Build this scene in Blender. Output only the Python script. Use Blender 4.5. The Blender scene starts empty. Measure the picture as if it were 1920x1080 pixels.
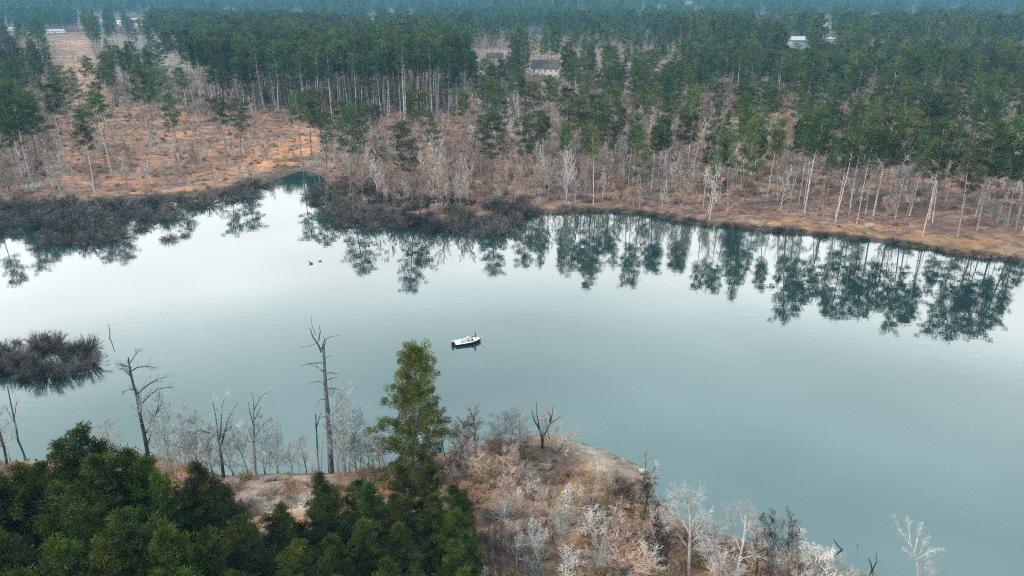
import bpy, math, random
import numpy as np
from mathutils import Vector, Matrix

random.seed(7)
RNG = np.random.default_rng(7)
S = bpy.context.scene
COL = S.collection
R = math.radians

# ------------------------------------------------------------------ camera
CAMZ = 50.0
F_PX = 1371.0
PITCH = math.atan(536.0 / F_PX)
cd = bpy.data.cameras.new('camera')
cam = bpy.data.objects.new('camera', cd)
COL.objects.link(cam)
cam.location = (0, 0, CAMZ)
cam.rotation_euler = (math.pi / 2 - PITCH, 0, 0)
cd.sensor_width = 36.0
cd.lens = 36.0 * F_PX / 1920.0
cd.clip_start = 0.5
cd.clip_end = 20000
S.camera = cam

# ------------------------------------------------------------------ world
SUN_EL, SUN_AZ = R(40), R(-112)          # azimuth from +Y towards +X
w = bpy.data.worlds.new('World')
S.world = w
w.use_nodes = True
nt = w.node_tree
nt.nodes.clear()
N = nt.nodes.new
out = N('ShaderNodeOutputWorld')
bg = N('ShaderNodeBackground')
sky = N('ShaderNodeTexSky')
sky.sky_type = 'NISHITA'
sky.sun_disc = False
sky.sun_elevation = SUN_EL
sky.sun_rotation = SUN_AZ
sky.dust_density = 3.0
tc = N('ShaderNodeTexCoord')
sep = N('ShaderNodeSeparateXYZ')
nt.links.new(tc.outputs['Generated'], sep.inputs[0])
ramp = N('ShaderNodeValToRGB')       # overcast veil, by height above the horizon (z = sin elevation)
nt.links.new(sep.outputs['Z'], ramp.inputs[0])
cr = ramp.color_ramp
cr.elements[0].position = 0.0
cr.elements[0].color = (1.08, 1.10, 1.10, 1)
cr.elements[1].position = 1.0
cr.elements[1].color = (0.42, 0.56, 0.60, 1)
for p_, c_ in ((0.24, (1.12, 1.14, 1.13)), (0.34, (1.10, 1.13, 1.12)), (0.40, (0.72, 0.86, 0.86)),
               (0.47, (0.52, 0.68, 0.69)), (0.56, (0.42, 0.58, 0.60)), (0.70, (0.36, 0.51, 0.54))):
    e = cr.elements.new(p_)
    e.color = (*c_, 1)
# soft cloud structure
mp = N('ShaderNodeMapping')
mp.inputs['Scale'].default_value = (1, 1, 3.2)
nt.links.new(tc.outputs['Generated'], mp.inputs[0])
nz = N('ShaderNodeTexNoise')
nz.inputs['Scale'].default_value = 2.4
nz.inputs['Detail'].default_value = 4
nz.inputs['Roughness'].default_value = 0.42
nt.links.new(mp.outputs[0], nz.inputs['Vector'])
mr = N('ShaderNodeMapRange')
mr.inputs['From Min'].default_value = 0.3
mr.inputs['From Max'].default_value = 0.7
mr.inputs['To Min'].default_value = 0.83
mr.inputs['To Max'].default_value = 1.18
nt.links.new(nz.outputs['Fac'], mr.inputs['Value'])
vm = N('ShaderNodeVectorMath')
vm.operation = 'SCALE'
nt.links.new(ramp.outputs['Color'], vm.inputs[0])
nt.links.new(mr.outputs[0], vm.inputs['Scale'])
vs = N('ShaderNodeVectorMath')
vs.operation = 'SCALE'
vs.inputs['Scale'].default_value = 30.0       # brought back by the background strength
nt.links.new(vm.outputs[0], vs.inputs[0])
mx = N('ShaderNodeMix')
mx.data_type = 'RGBA'
mx.inputs[0].default_value = 0.85
nt.links.new(sky.outputs[0], mx.inputs[6])
nt.links.new(vs.outputs[0], mx.inputs[7])
bg.inputs['Strength'].default_value = 0.10
nt.links.new(mx.outputs[2], bg.inputs['Color'])
nt.links.new(bg.outputs[0], out.inputs[0])

sl = bpy.data.lights.new('sun', 'SUN')
sl.energy = 4.2
sl.angle = R(5)
sl.color = (1.0, 0.93, 0.83)
so = bpy.data.objects.new('sun', sl)
COL.objects.link(so)
sd = Vector((math.sin(SUN_AZ) * math.cos(SUN_EL), math.cos(SUN_AZ) * math.cos(SUN_EL), math.sin(SUN_EL)))
so.rotation_euler = sd.to_track_quat('Z', 'Y').to_euler()
so.location = sd * 60

S.view_settings.view_transform = 'Standard'
S.view_settings.look = 'None'
S.view_settings.exposure = 0.0
S.view_settings.gamma = 1.0
S.view_settings.use_curve_mapping = False
S.cycles.use_denoising = False
S.cycles.filter_width = 1.0
S.cycles.max_bounces = 5
S.cycles.diffuse_bounces = 2
S.cycles.glossy_bounces = 2
S.cycles.transmission_bounces = 2
S.cycles.volume_bounces = 0
S.cycles.transparent_max_bounces = 4
S.cycles.sample_clamp_indirect = 4

# ------------------------------------------------------------------ projection helpers
CP, SP = math.cos(PITCH), math.sin(PITCH)

def ray(u, v):
    a, b = u - 960.0, v - 540.0
    return np.array([a, CP * F_PX - SP * b, -SP * F_PX - CP * b])

def ground0(u, v, z=0.0):
    d = ray(u, v)
    t = (z - CAMZ) / d[2]
    return d[0] * t, d[1] * t

def project(x, y, z):
    dz = z - CAMZ
    dep = y * CP - dz * SP
    up = y * SP + dz * CP
    dep = np.maximum(dep, 0.01)
    return 960 + F_PX * x / dep, 540 - F_PX * up / dep

def dense(px, n=5):
    """shoreline control points in pixels -> smooth world polyline on the water plane"""
    w_ = np.array([ground0(u, v) for u, v in px])
    o = []
    m = len(w_)
    for i in range(m - 1):
        p0, p1, p2, p3 = w_[max(i - 1, 0)], w_[i], w_[i + 1], w_[min(i + 2, m - 1)]
        for k in range(n):
            t = k / n
            o.append(0.5 * ((2 * p1) + (-p0 + p2) * t + (2 * p0 - 5 * p1 + 4 * p2 - p3) * t * t + (-p0 + 3 * p1 - 3 * p2 + p3) * t ** 3))
    o.append(w_[-1])
    return np.array(o)

FAR = dense([(-900, 455), (-500, 430), (-200, 415), (0, 402), (100, 392), (200, 385), (330, 378), (430, 366), (490, 349), (530, 332),
             (565, 321), (600, 329), (618, 350), (640, 383), (700, 403), (780, 408), (850, 416), (920, 413), (985, 403), (1060, 397),
             (1150, 398), (1220, 405), (1300, 419), (1400, 429), (1500, 439), (1600, 449), (1700, 462), (1800, 477), (1920, 494),
             (2200, 535), (2700, 600)])
NEAR = dense([(-1500, 840), (-900, 850), (-400, 860), (0, 866), (150, 860), (270, 852), (350, 872), (420, 892), (520, 887), (620, 887),
              (700, 880), (780, 865), (860, 842), (930, 828), (1000, 816), (1060, 822), (1120, 840), (1170, 860), (1212, 880),
              (1222, 905), (1240, 945), (1290, 985), (1380, 1012), (1480, 1035), (1560, 1060), (1640, 1085), (1740, 1115),
              (1900, 1180), (2200, 1400)])
FARPOLY = np.vstack([[[-6000, FAR[0, 1]]], FAR, [[6000, FAR[-1, 1]]], [[6000, 9000], [-6000, 9000]]])
NEARPOLY = np.vstack([[[-6000, NEAR[0, 1]]], NEAR, [[NEAR[-1, 0] + 20, -500], [-6000, -500]]])

def inpoly(x, y, poly):
    x = np.asarray(x, float); y = np.asarray(y, float)
    c = np.zeros(x.shape, bool)
    n = len(poly)
    for i in range(n):
        x1, y1 = poly[i]; x2, y2 = poly[i - 1]
        if y1 == y2:
            continue
        m = ((y1 > y) != (y2 > y)) & (x < (x2 - x1) * (y - y1) / (y2 - y1) + x1)
        c ^= m
    return c

def distline(x, y, line):
    x = np.asarray(x, float); y = np.asarray(y, float)
    lo, hi = line.min(0), line.max(0)
    bd = np.hypot(np.maximum(np.maximum(lo[0] - x, x - hi[0]), 0), np.maximum(np.maximum(lo[1] - y, y - hi[1]), 0))
    near = bd < 160
    if x.size > 1 and not near.all():
        res = bd + 20
        if near.any(): res[near] = distline(x[near], y[near], line)
        return res
    best = np.full(x.shape, 1e9)
    for i in range(len(line) - 1):
        ax, ay = line[i]; bx, by = line[i + 1]
        dx, dy = bx - ax, by - ay
        L2 = dx * dx + dy * dy + 1e-9
        t = np.clip(((x - ax) * dx + (y - ay) * dy) / L2, 0, 1)
        best = np.minimum(best, (x - ax - t * dx) ** 2 + (y - ay - t * dy) ** 2)
    return np.sqrt(best)

def wob(x, y, s, ph=0.0):
    """cheap smooth noise, about -1..1"""
    return (np.sin(x * s * 1.0 + 1.3 + ph) * np.cos(y * s * 1.27 + .4 + ph * 2) + .6 * np.sin(x * s * 2.3 + y * s * 1.9 + 2.1 + ph)
            + .35 * np.sin(x * s * 4.1 - y * s * 4.7 + ph) + .2 * np.cos(x * s * 9.2 + y * s * 7.3 + ph)) / 1.8

def height(x, y):
    x = np.asarray(x, float); y = np.asarray(y, float)
    dF = distline(x, y, FAR); dN = distline(x, y, NEAR)
    inF = inpoly(x, y, FARPOLY); inN = inpoly(x, y, NEARPOLY)
    z = np.full(x.shape, -1.6)
    dmin = np.minimum(dF, dN)
    z = -1.6 * (1 - np.exp(-dmin / 5.0)) - 0.02
    shore = 1 + .5 * wob(x, y, .23)
    zf = 0.04 + 0.9 * (1 - np.exp(-dF / 3.0)) * shore + np.minimum(dF * .018, 7.0) + .35 * wob(x, y, .11) * np.minimum(dF / 12, 1) + \
        1.6 * wob(x, y, .018, 2.) * np.clip(dF / 120, 0, 1)
    # hills far off; a shallow saddle towards the right edge
    hill = np.clip((y - 900) / 1900, 0, 1)
    hill = hill * hill * (3 - 2 * hill)
    ang = x / np.maximum(y, 1)
    amp = 42 + 10 * np.sin(ang * 9 + .6) + 6 * np.sin(ang * 23)
    amp = amp * (1 - .55 * np.clip((ang - .60) / .08, 0, 1))
    zf = zf + hill * amp * .82 + 4 * wob(x, y, .006, 1.) * np.clip((y - 500) / 800, 0, 1)
    zn = 0.04 + 0.8 * (1 - np.exp(-dN / 2.5)) + np.minimum(dN * .04, 1.6) + .22 * wob(x, y, .35) * np.minimum(dN / 5, 1)
    z = np.where(inF, zf, z)
    z = np.where(inN, zn, z)
    return z

def gpx(u, v):
    """where the sight line through a pixel meets the ground"""
    d = ray(u, v)
    if d[2] >= -1e-6:
        d[2] = -1e-3
    z = 0.0
    for _ in range(12):
        t = (z - CAMZ) / d[2]
        x, y = d[0] * t, d[1] * t
        z = z * .4 + .6 * float(height(np.array([x]), np.array([y]))[0])
    z = max(z, 0.0)
    return x, y, z

def htop(x, y, vtop):
    """height (world z) at which pixel row vtop passes over (x, y)"""
    k = (540 - vtop) / F_PX
    # up = k*dep : y*SP + dz*CP = k*(y*CP - dz*SP)
    dz = (k * y * CP - y * SP) / (CP + k * SP)
    return CAMZ + dz

# ------------------------------------------------------------------ materials
def new_mat(name):
    m = bpy.data.materials.new(name)
    m.use_nodes = True
    t = m.node_tree
    t.nodes.clear()
    return m, t

def mat_varied(name, c1, c2, scale=1.0, rough=.8, spec=.3, rnd=.25, transl=0.0, bump=0.0, detail=4, coord='pos', bscale=None, hue=0.0):
    m, t = new_mat(name)
    n = t.nodes.new; l = t.links.new
    o = n('ShaderNodeOutputMaterial')
    b = n('ShaderNodeBsdfPrincipled')
    b.inputs['Roughness'].default_value = rough
    b.inputs['Specular IOR Level'].default_value = spec
    if coord == 'pos':
        g = n('ShaderNodeNewGeometry'); co = g.outputs['Position']
    else:
        g = n('ShaderNodeTexCoord'); co = g.outputs['Object']
    no = n('ShaderNodeTexNoise')
    no.inputs['Scale'].default_value = scale
    no.inputs['Detail'].default_value = detail
    no.inputs['Roughness'].default_value = .65
    l(co, no.inputs['Vector'])
    r_ = n('ShaderNodeMapRange')
    r_.inputs['From Min'].default_value = .36
    r_.inputs['From Max'].default_value = .64
    l(no.outputs['Fac'], r_.inputs['Value'])
    mi = n('ShaderNodeMix'); mi.data_type = 'RGBA'
    mi.inputs[6].default_value = (*c1, 1); mi.inputs[7].default_value = (*c2, 1)
    l(r_.outputs[0], mi.inputs[0])
    oi = n('ShaderNodeObjectInfo')
    hs = n('ShaderNodeHueSaturation')
    r2 = n('ShaderNodeMapRange')
    r2.inputs['To Min'].default_value = 1 - rnd
    r2.inputs['To Max'].default_value = 1 + rnd
    l(oi.outputs['Random'], r2.inputs['Value'])
    l(r2.outputs[0], hs.inputs['Value'])
    if hue:
        fr = n('ShaderNodeMath'); fr.operation = 'MULTIPLY_ADD'
        fr.inputs[1].default_value = 7.31; fr.inputs[2].default_value = 0.0
        l(oi.outputs['Random'], fr.inputs[0])
        f2 = n('ShaderNodeMath'); f2.operation = 'FRACT'; l(fr.outputs[0], f2.inputs[0])
        r3 = n('ShaderNodeMapRange')
        r3.inputs['To Min'].default_value = .5 - hue
        r3.inputs['To Max'].default_value = .5 + hue
        l(f2.outputs[0], r3.inputs['Value'])
        l(r3.outputs[0], hs.inputs['Hue'])
    l(mi.outputs[2], hs.inputs['Color'])
    l(hs.outputs[0], b.inputs['Base Color'])
    if bump:
        n2 = n('ShaderNodeTexNoise')
        n2.inputs['Scale'].default_value = bscale or scale * 3
        n2.inputs['Detail'].default_value = 5
        l(co, n2.inputs['Vector'])
        bp = n('ShaderNodeBump')
        bp.inputs['Strength'].default_value = bump
        l(n2.outputs['Fac'], bp.inputs['Height'])
        l(bp.outputs[0], b.inputs['Normal'])
    if transl:
        tr = n('ShaderNodeBsdfTranslucent')
        l(hs.outputs[0], tr.inputs['Color'])
        ms = n('ShaderNodeMixShader'); ms.inputs[0].default_value = transl
        l(b.outputs[0], ms.inputs[1]); l(tr.outputs[0], ms.inputs[2])
        l(ms.outputs[0], o.inputs[0])
    else:
        l(b.outputs[0], o.inputs[0])
    return m

M = {}
M['needle_far'] = mat_varied('pine_needles_far', (.009, .022, .006), (.076, .106, .022), .35, .75, .2, .55, .1, hue=.04)
M['needle_deep'] = mat_varied('evergreen_foliage', (.006, .013, .001), (.062, .082, .006), .9, .7, .2, .4, .1, hue=.02)
M['needle_bright'] = mat_varied('yellow_green_foliage', (.022, .034, .002), (.150, .165, .014), 1.6, .65, .3, .05, .2)  # the tall conifer's own yellow-green
M['needle_olive'] = mat_varied('olive_foliage', (.035, .06, .02), (.08, .11, .03), .8, .7, .25, .2, .2)
M['bark_pine'] = mat_varied('pine_bark', (.10, .085, .075), (.24, .20, .175), 2.2, .9, .2, .3)
M['bark_pale'] = mat_varied('pale_bark', (.23, .20, .18), (.46, .41, .37), 1.6, .9, .2, .15)
M['bark_dark'] = mat_varied('dark_dead_bark', (.022, .024, .026), (.07, .072, .078), 3, .9, .2, .1)
M['bark_snag'] = mat_varied('weathered_grey_wood', (.045, .05, .056), (.13, .14, .15), 3, .85, .2, .05)
M['twig_grey'] = mat_varied('grey_twigs', (.25, .215, .205), (.56, .49, .46), .5, .9, .2, .3, hue=.03)
M['twig_mauve'] = mat_varied('mauve_brown_twigs', (.12, .078, .060), (.31, .205, .155), .5, .9, .2, .35, hue=.015)
M['twig_tan'] = mat_varied('tan_twigs', (.25, .155, .11), (.52, .355, .265), .8, .9, .2, .25, hue=.01)
M['twig_pale'] = mat_varied('pale_frosty_twigs', (.21, .22, .22), (.44, .46, .455), 1.2, .9, .2, .15)
M['twig_pink'] = mat_varied('pinkish_twigs', (.25, .18, .155), (.47, .36, .31), .8, .9, .2, .15)
M['twig_dark'] = mat_varied('dark_marsh_twigs', (.010, .008, .008), (.145, .125, .118), .8, .9, .2, .7, hue=.03)
M['twig_rust'] = mat_varied('rusty_twigs', (.10, .035, .03), (.26, .11, .09), 1.5, .9, .2, .2)
M['grass_dry'] = mat_varied('dry_grass', (.26, .155, .085), (.48, .33, .20), .9, .9, .2, .3, hue=.02)

def mat_ground():
    m, t = new_mat('ground_leaf_litter')
    n = t.nodes.new; l = t.links.new
    o = n('ShaderNodeOutputMaterial'); b = n('ShaderNodeBsdfPrincipled')
    b.inputs['Roughness'].default_value = .95; b.inputs['Specular IOR Level'].default_value = .15
    a = n('ShaderNodeAttribute'); a.attribute_name = 'soil'
    g = n('ShaderNodeNewGeometry')
    def noise(s, d=6, r=.65):
        q = n('ShaderNodeTexNoise'); q.inputs['Scale'].default_value = s; q.inputs['Detail'].default_value = d
        q.inputs['Roughness'].default_value = r; l(g.outputs['Position'], q.inputs['Vector']); return q
    n1 = noise(.35, 8, .72); n2 = noise(.045, 5); n3 = noise(3.5, 4)
    def rng_(src, a0, a1, b0, b1):
        q = n('ShaderNodeMapRange'); q.inputs['From Min'].default_value = a0; q.inputs['From Max'].default_value = a1
        q.inputs['To Min'].default_value = b0; q.inputs['To Max'].default_value = b1
        l(src, q.inputs['Value']); return q.outputs[0]
    v1 = rng_(n1.outputs['Fac'], .35, .65, .45, 1.45)
    v2 = rng_(n2.outputs['Fac'], .35, .65, .75, 1.25)
    v3 = rng_(n3.outputs['Fac'], .35, .65, .75, 1.25)
    def mul(p, q):
        k = n('ShaderNodeMath'); k.operation = 'MULTIPLY'; l(p, k.inputs[0]); l(q, k.inputs[1]); return k.outputs[0]
    f = mul(mul(v1, v2), v3)
    sc = n('ShaderNodeVectorMath'); sc.operation = 'SCALE'
    l(a.outputs['Color'], sc.inputs[0]); l(f, sc.inputs['Scale'])
    # darker damp leaf patches
    n4 = noise(.16, 7, .7)
    mk = rng_(n4.outputs['Fac'], .5, .64, 0, .62)
    mi = n('ShaderNodeMix'); mi.data_type = 'RGBA'
    l(mk, mi.inputs[0]); l(sc.outputs[0], mi.inputs[6]); mi.inputs[7].default_value = (.075, .052, .042, 1)
    n5 = noise(.055, 8, .75)
    mk5 = rng_(n5.outputs['Fac'], .47, .60, 0, .75)
    mi5 = n('ShaderNodeMix'); mi5.data_type = 'RGBA'
    l(mk5, mi5.inputs[0]); l(mi.outputs[2], mi5.inputs[6])
    sc5 = n('ShaderNodeVectorMath'); sc5.operation = 'SCALE'; sc5.inputs[0].default_value = (.155, .112, .098); l(f, sc5.inputs['Scale'])
    l(sc5.outputs[0], mi5.inputs[7])
    l(mi5.outputs[2], b.inputs['Base Color'])
    bp = n('ShaderNodeBump'); bp.inputs['Strength'].default_value = .6; bp.inputs['Distance'].default_value = .3
    l(n1.outputs['Fac'], bp.inputs['Height']); l(bp.outputs[0], b.inputs['Normal'])
    l(b.outputs[0], o.inputs[0])
    return m
M['ground'] = mat_ground()

def mat_water():
    m, t = new_mat('lake_water')
    n = t.nodes.new; l = t.links.new
    o = n('ShaderNodeOutputMaterial'); b = n('ShaderNodeBsdfPrincipled')
    b.inputs['Roughness'].default_value = .03
    b.inputs['IOR'].default_value = 2.5
    b.inputs['Specular IOR Level'].default_value = .5
    g = n('ShaderNodeNewGeometry')
    mp_ = n('ShaderNodeMapping'); mp_.inputs['Scale'].default_value = (.35, 1.0, 1); l(g.outputs['Position'], mp_.inputs[0])
    q = n('ShaderNodeTexNoise'); q.inputs['Scale'].default_value = .03; q.inputs['Detail'].default_value = 4
    l(mp_.outputs[0], q.inputs['Vector'])
    mi = n('ShaderNodeMix'); mi.data_type = 'RGBA'
    mi.inputs[6].default_value = (.006, .022, .022, 1); mi.inputs[7].default_value = (.014, .036, .038, 1)
    l(q.outputs['Fac'], mi.inputs[0]); l(mi.outputs[2], b.inputs['Base Color'])
    q3 = n('ShaderNodeTexNoise'); q3.inputs['Scale'].default_value = .018; q3.inputs['Detail'].default_value = 3
    l(mp_.outputs[0], q3.inputs['Vector'])
    r3 = n('ShaderNodeMapRange'); r3.inputs['From Min'].default_value = .42; r3.inputs['From Max'].default_value = .62; r3.inputs['To Min'].default_value = .02; r3.inputs['To Max'].default_value = .055
    l(q3.outputs['Fac'], r3.inputs['Value']); l(r3.outputs[0], b.inputs['Roughness'])
    q2 = n('ShaderNodeTexNoise'); q2.inputs['Scale'].default_value = .7; q2.inputs['Detail'].default_value = 3
    l(mp_.outputs[0], q2.inputs['Vector'])
    bp = n('ShaderNodeBump'); bp.inputs['Strength'].default_value = .05; bp.inputs['Distance'].default_value = .12
    l(q2.outputs['Fac'], bp.inputs['Height']); l(bp.outputs[0], b.inputs['Normal'])
    l(b.outputs[0], o.inputs[0])
    return m
M['water'] = mat_water()

def plain(name, c, rough=.5, spec=.5, metal=0.0, var=.12, scale=6.0):
    m = mat_varied(name, tuple(x * (1 - var) for x in c), tuple(min(1, x * (1 + var)) for x in c), scale, rough, spec, 0.0, coord='obj')
    m.node_tree.nodes['Principled BSDF'].inputs['Metallic'].default_value = metal
    return m

# ------------------------------------------------------------------ mesh helpers
class MB:
    def __init__(self):
        self.v = []; self.f = []; self.n = 0; self.mi = []
    def add(self, verts, faces, mat=0):
        verts = np.asarray(verts, float).reshape(-1, 3)
        self.v.append(verts)
        for f in faces:
            self.f.append(tuple(int(i) + self.n for i in f)); self.mi.append(mat)
        self.n += len(verts)
    def tris(self, V, mat=0):
        """V: (k,3,3) loose triangles"""
        k = len(V)
        if k == 0: return
        self.v.append(V.reshape(-1, 3))
        idx = (np.arange(k * 3).reshape(k, 3) + self.n).tolist()
        self.f.extend(map(tuple, idx)); self.mi.extend([mat] * k)
        self.n += 3 * k
    def quads(self, V, mat=0):
        k = len(V)
        if k == 0: return
        self.v.append(V.reshape(-1, 3))
        idx = (np.arange(k * 4).reshape(k, 4) + self.n).tolist()
        self.f.extend(map(tuple, idx)); self.mi.extend([mat] * k)
        self.n += 4 * k
    def tube(self, pts, rad, sides=5, mat=0, cap=False):
        pts = np.asarray(pts, float); rad = np.asarray(rad, float)
        m = len(pts)
        tan = np.gradient(pts, axis=0)
        tan /= np.linalg.norm(tan, axis=1)[:, None] + 1e-9
        ref = np.array([0., 0., 1.]) if abs(tan[0, 2]) < .9 else np.array([1., 0., 0.])
        a = np.cross(tan, ref); a /= np.linalg.norm(a, axis=1)[:, None] + 1e-9
        b = np.cross(tan, a)
        th = np.arange(sides) * 2 * np.pi / sides
        ring = (a[:, None, :] * np.cos(th)[None, :, None] + b[:, None, :] * np.sin(th)[None, :, None]) * rad[:, None, None] + pts[:, None, :]
        faces = []
        for i in range(m - 1):
            for j in range(sides):
                k = (j + 1) % sides
                faces.append((i * sides + j, i * sides + k, (i + 1) * sides + k, (i + 1) * sides + j))
        if cap:
            faces.append(tuple(range(sides))[::-1]); faces.append(tuple((m - 1) * sides + j for j in range(sides)))
        self.add(ring.reshape(-1, 3), faces, mat)
    def box(self, lo, hi, mat=0):
        x0, y0, z0 = lo; x1, y1, z1 = hi
        v = [(x0, y0, z0), (x1, y0, z0), (x1, y1, z0), (x0, y1, z0), (x0, y0, z1), (x1, y0, z1), (x1, y1, z1), (x0, y1, z1)]
        self.add(v, [(0, 3, 2, 1), (4, 5, 6, 7), (0, 1, 5, 4), (1, 2, 6, 5), (2, 3, 7, 6), (3, 0, 4, 7)], mat)
    def mesh(self, name, mats, smooth=False):
        me = bpy.data.meshes.new(name)
        V = np.vstack(self.v) if self.v else np.zeros((0, 3))
        me.from_pydata(V.tolist(), [], self.f)
        if not isinstance(mats, (list, tuple)): mats = [mats]
        for m in mats: me.materials.append(m)
        if len(mats) > 1: me.polygons.foreach_set('material_index', self.mi)
        if smooth: me.polygons.foreach_set('use_smooth', [True] * len(me.polygons))
        me.update()
        return me

def link(name, me, parent=None, loc=None):
    o = bpy.data.objects.new(name, me)
    COL.objects.link(o)
    if parent is not None: o.parent = parent
    if loc is not None: o.location = loc
    return o

def tag(o, label=None, cat=None, group=None, kind=None):
    if label: o['label'] = label
    if cat: o['category'] = cat
    if group: o['group'] = group
    if kind: o['kind'] = kind
    return o

def thing(name, loc, rz, label, cat, group=None, scale=1.0):
    o = bpy.data.objects.new(name, None)
    COL.objects.link(o)
    o.empty_display_size = .5
    o.location = loc; o.rotation_euler = (0, 0, rz)
    o.scale = (scale,) * 3 if not hasattr(scale, '__len__') else scale
    return tag(o, label, cat, group)

def unit(a):
    return a / (np.linalg.norm(a, axis=-1, keepdims=True) + 1e-9)

def blades(base, d, L, wd, rng, flat=None):
    """thin triangles from base along d"""
    base = np.asarray(base); d = unit(np.asarray(d))
    k = len(base)
    side = unit(np.cross(d, rng.normal(size=(k, 3)))) if flat is None else flat
    L = np.asarray(L).reshape(-1, 1) * np.ones((k, 1)); wd = np.asarray(wd).reshape(-1, 1) * np.ones((k, 1))
    return np.stack([base - side * wd / 2, base + side * wd / 2, base + d * L], axis=1)

def curve(p, d, L, n, rng, jit=.12, up=0.0):
    pts = [np.array(p, float)]
    d = unit(np.array(d, float))
    for i in range(n):
        d = unit(d + rng.normal(size=3) * jit + np.array([0, 0, up]))
        pts.append(pts[-1] + d * L / n)
    return np.array(pts)

def at(pts, t):
    q = t * (len(pts) - 1); i = min(int(q), len(pts) - 2); f = q - i
    return pts[i] * (1 - f) + pts[i + 1] * f, unit(pts[i + 1] - pts[i])

def perp(d, rng, ang):
    """direction at angle ang from d"""
    s = unit(np.cross(d, rng.normal(size=3)))
    return unit(d * math.cos(ang) + s * math.sin(ang))

# ---- pines: long bare trunk, layered ragged crown
def make_pine(seed, H=24.0, crown0=.52, spread=4.0, clumps=5, per=24, needle=.5, nw=.12, lean=.02, crad=.8, nb=30, shape='round', dead=8):
    rng = np.random.default_rng(seed)
    T = MB(); C = MB()
    tp = curve((0, 0, -.4), (rng.normal() * lean, rng.normal() * lean, 1), H * .97 + .4, 8, rng, .02, .03)
    r0 = H * .0095
    T.tube(tp, np.linspace(r0, r0 * .22, 9) * np.array([1.25] + [1] * 8), 6)
    for i in range(dead):
        t = rng.uniform(crown0 * .45, crown0)
        p, d = at(tp, t)
        a = rng.uniform(0, 6.28)
        b = curve(p, (math.cos(a), math.sin(a), rng.uniform(-.2, .3)), rng.uniform(.6, 2.0), 3, rng, .15)
        T.tube(b, [.05, .035, .02, .008], 3)
    B = []; D = []
    for i in range(nb):
        t = crown0 + (1 - crown0) * ((i + rng.uniform(0, 1)) / nb) ** .9
        f = (t - crown0) / (1 - crown0)
        if shape == 'round':
            env = math.sqrt(max(0.05, 1 - (abs(f - .42) / .62) ** 2))
        elif shape == 'cone':
            env = (1 - f) ** .7 * (.55 + .45 * min(1, f * 6)) + .08
        else:
            env = .75 + .25 * math.sin(f * 9)
        L = spread * env * rng.uniform(.55, 1.12)
        if rng.uniform() < .10: L *= 1.25
        p, d = at(tp, min(t, .995))
        a = i * 2.4 + rng.uniform(-.5, .5)
        br = curve(p, (math.cos(a), math.sin(a), rng.uniform(.05, .35) + f * .5), L, 4, rng, .13, .03)
        T.tube(br, np.linspace(.055 + .02 * (1 - f), .012, 5) * H / 24, 3)
        nc = max(2, int(clumps * env + .5))
        for c in range(nc):
            tt = .35 + .65 * (c + rng.uniform(0, .9)) / nc
            q, dd = at(br, min(tt, .999))
            q = q + rng.normal(size=3) * np.array([.35, .35, .2]) * crad
            m = per
            off = unit(rng.normal(size=(m, 3))) * (rng.uniform(size=(m, 1)) ** .5) * crad * rng.uniform(.7, 1.15)
            off[:, 2] *= .6
            B.append(q + off); D.append(unit(off) + dd * .7 + np.array([0, 0, .35]) + rng.normal(size=(m, 3)) * .35)
    # leader tuft
    m = per * 3
    off = rng.normal(size=(m, 3)) * np.array([.5, .5, .7]) * crad
    B.append(tp[-1] + off); D.append(unit(off) + np.array([0, 0, .8]))
    B = np.vstack(B); D = np.vstack(D)
    C.tris(blades(B, D, needle * rng.uniform(.6, 1.25, len(B)), nw * rng.uniform(.7, 1.3, len(B)), rng))
    return T, C

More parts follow.
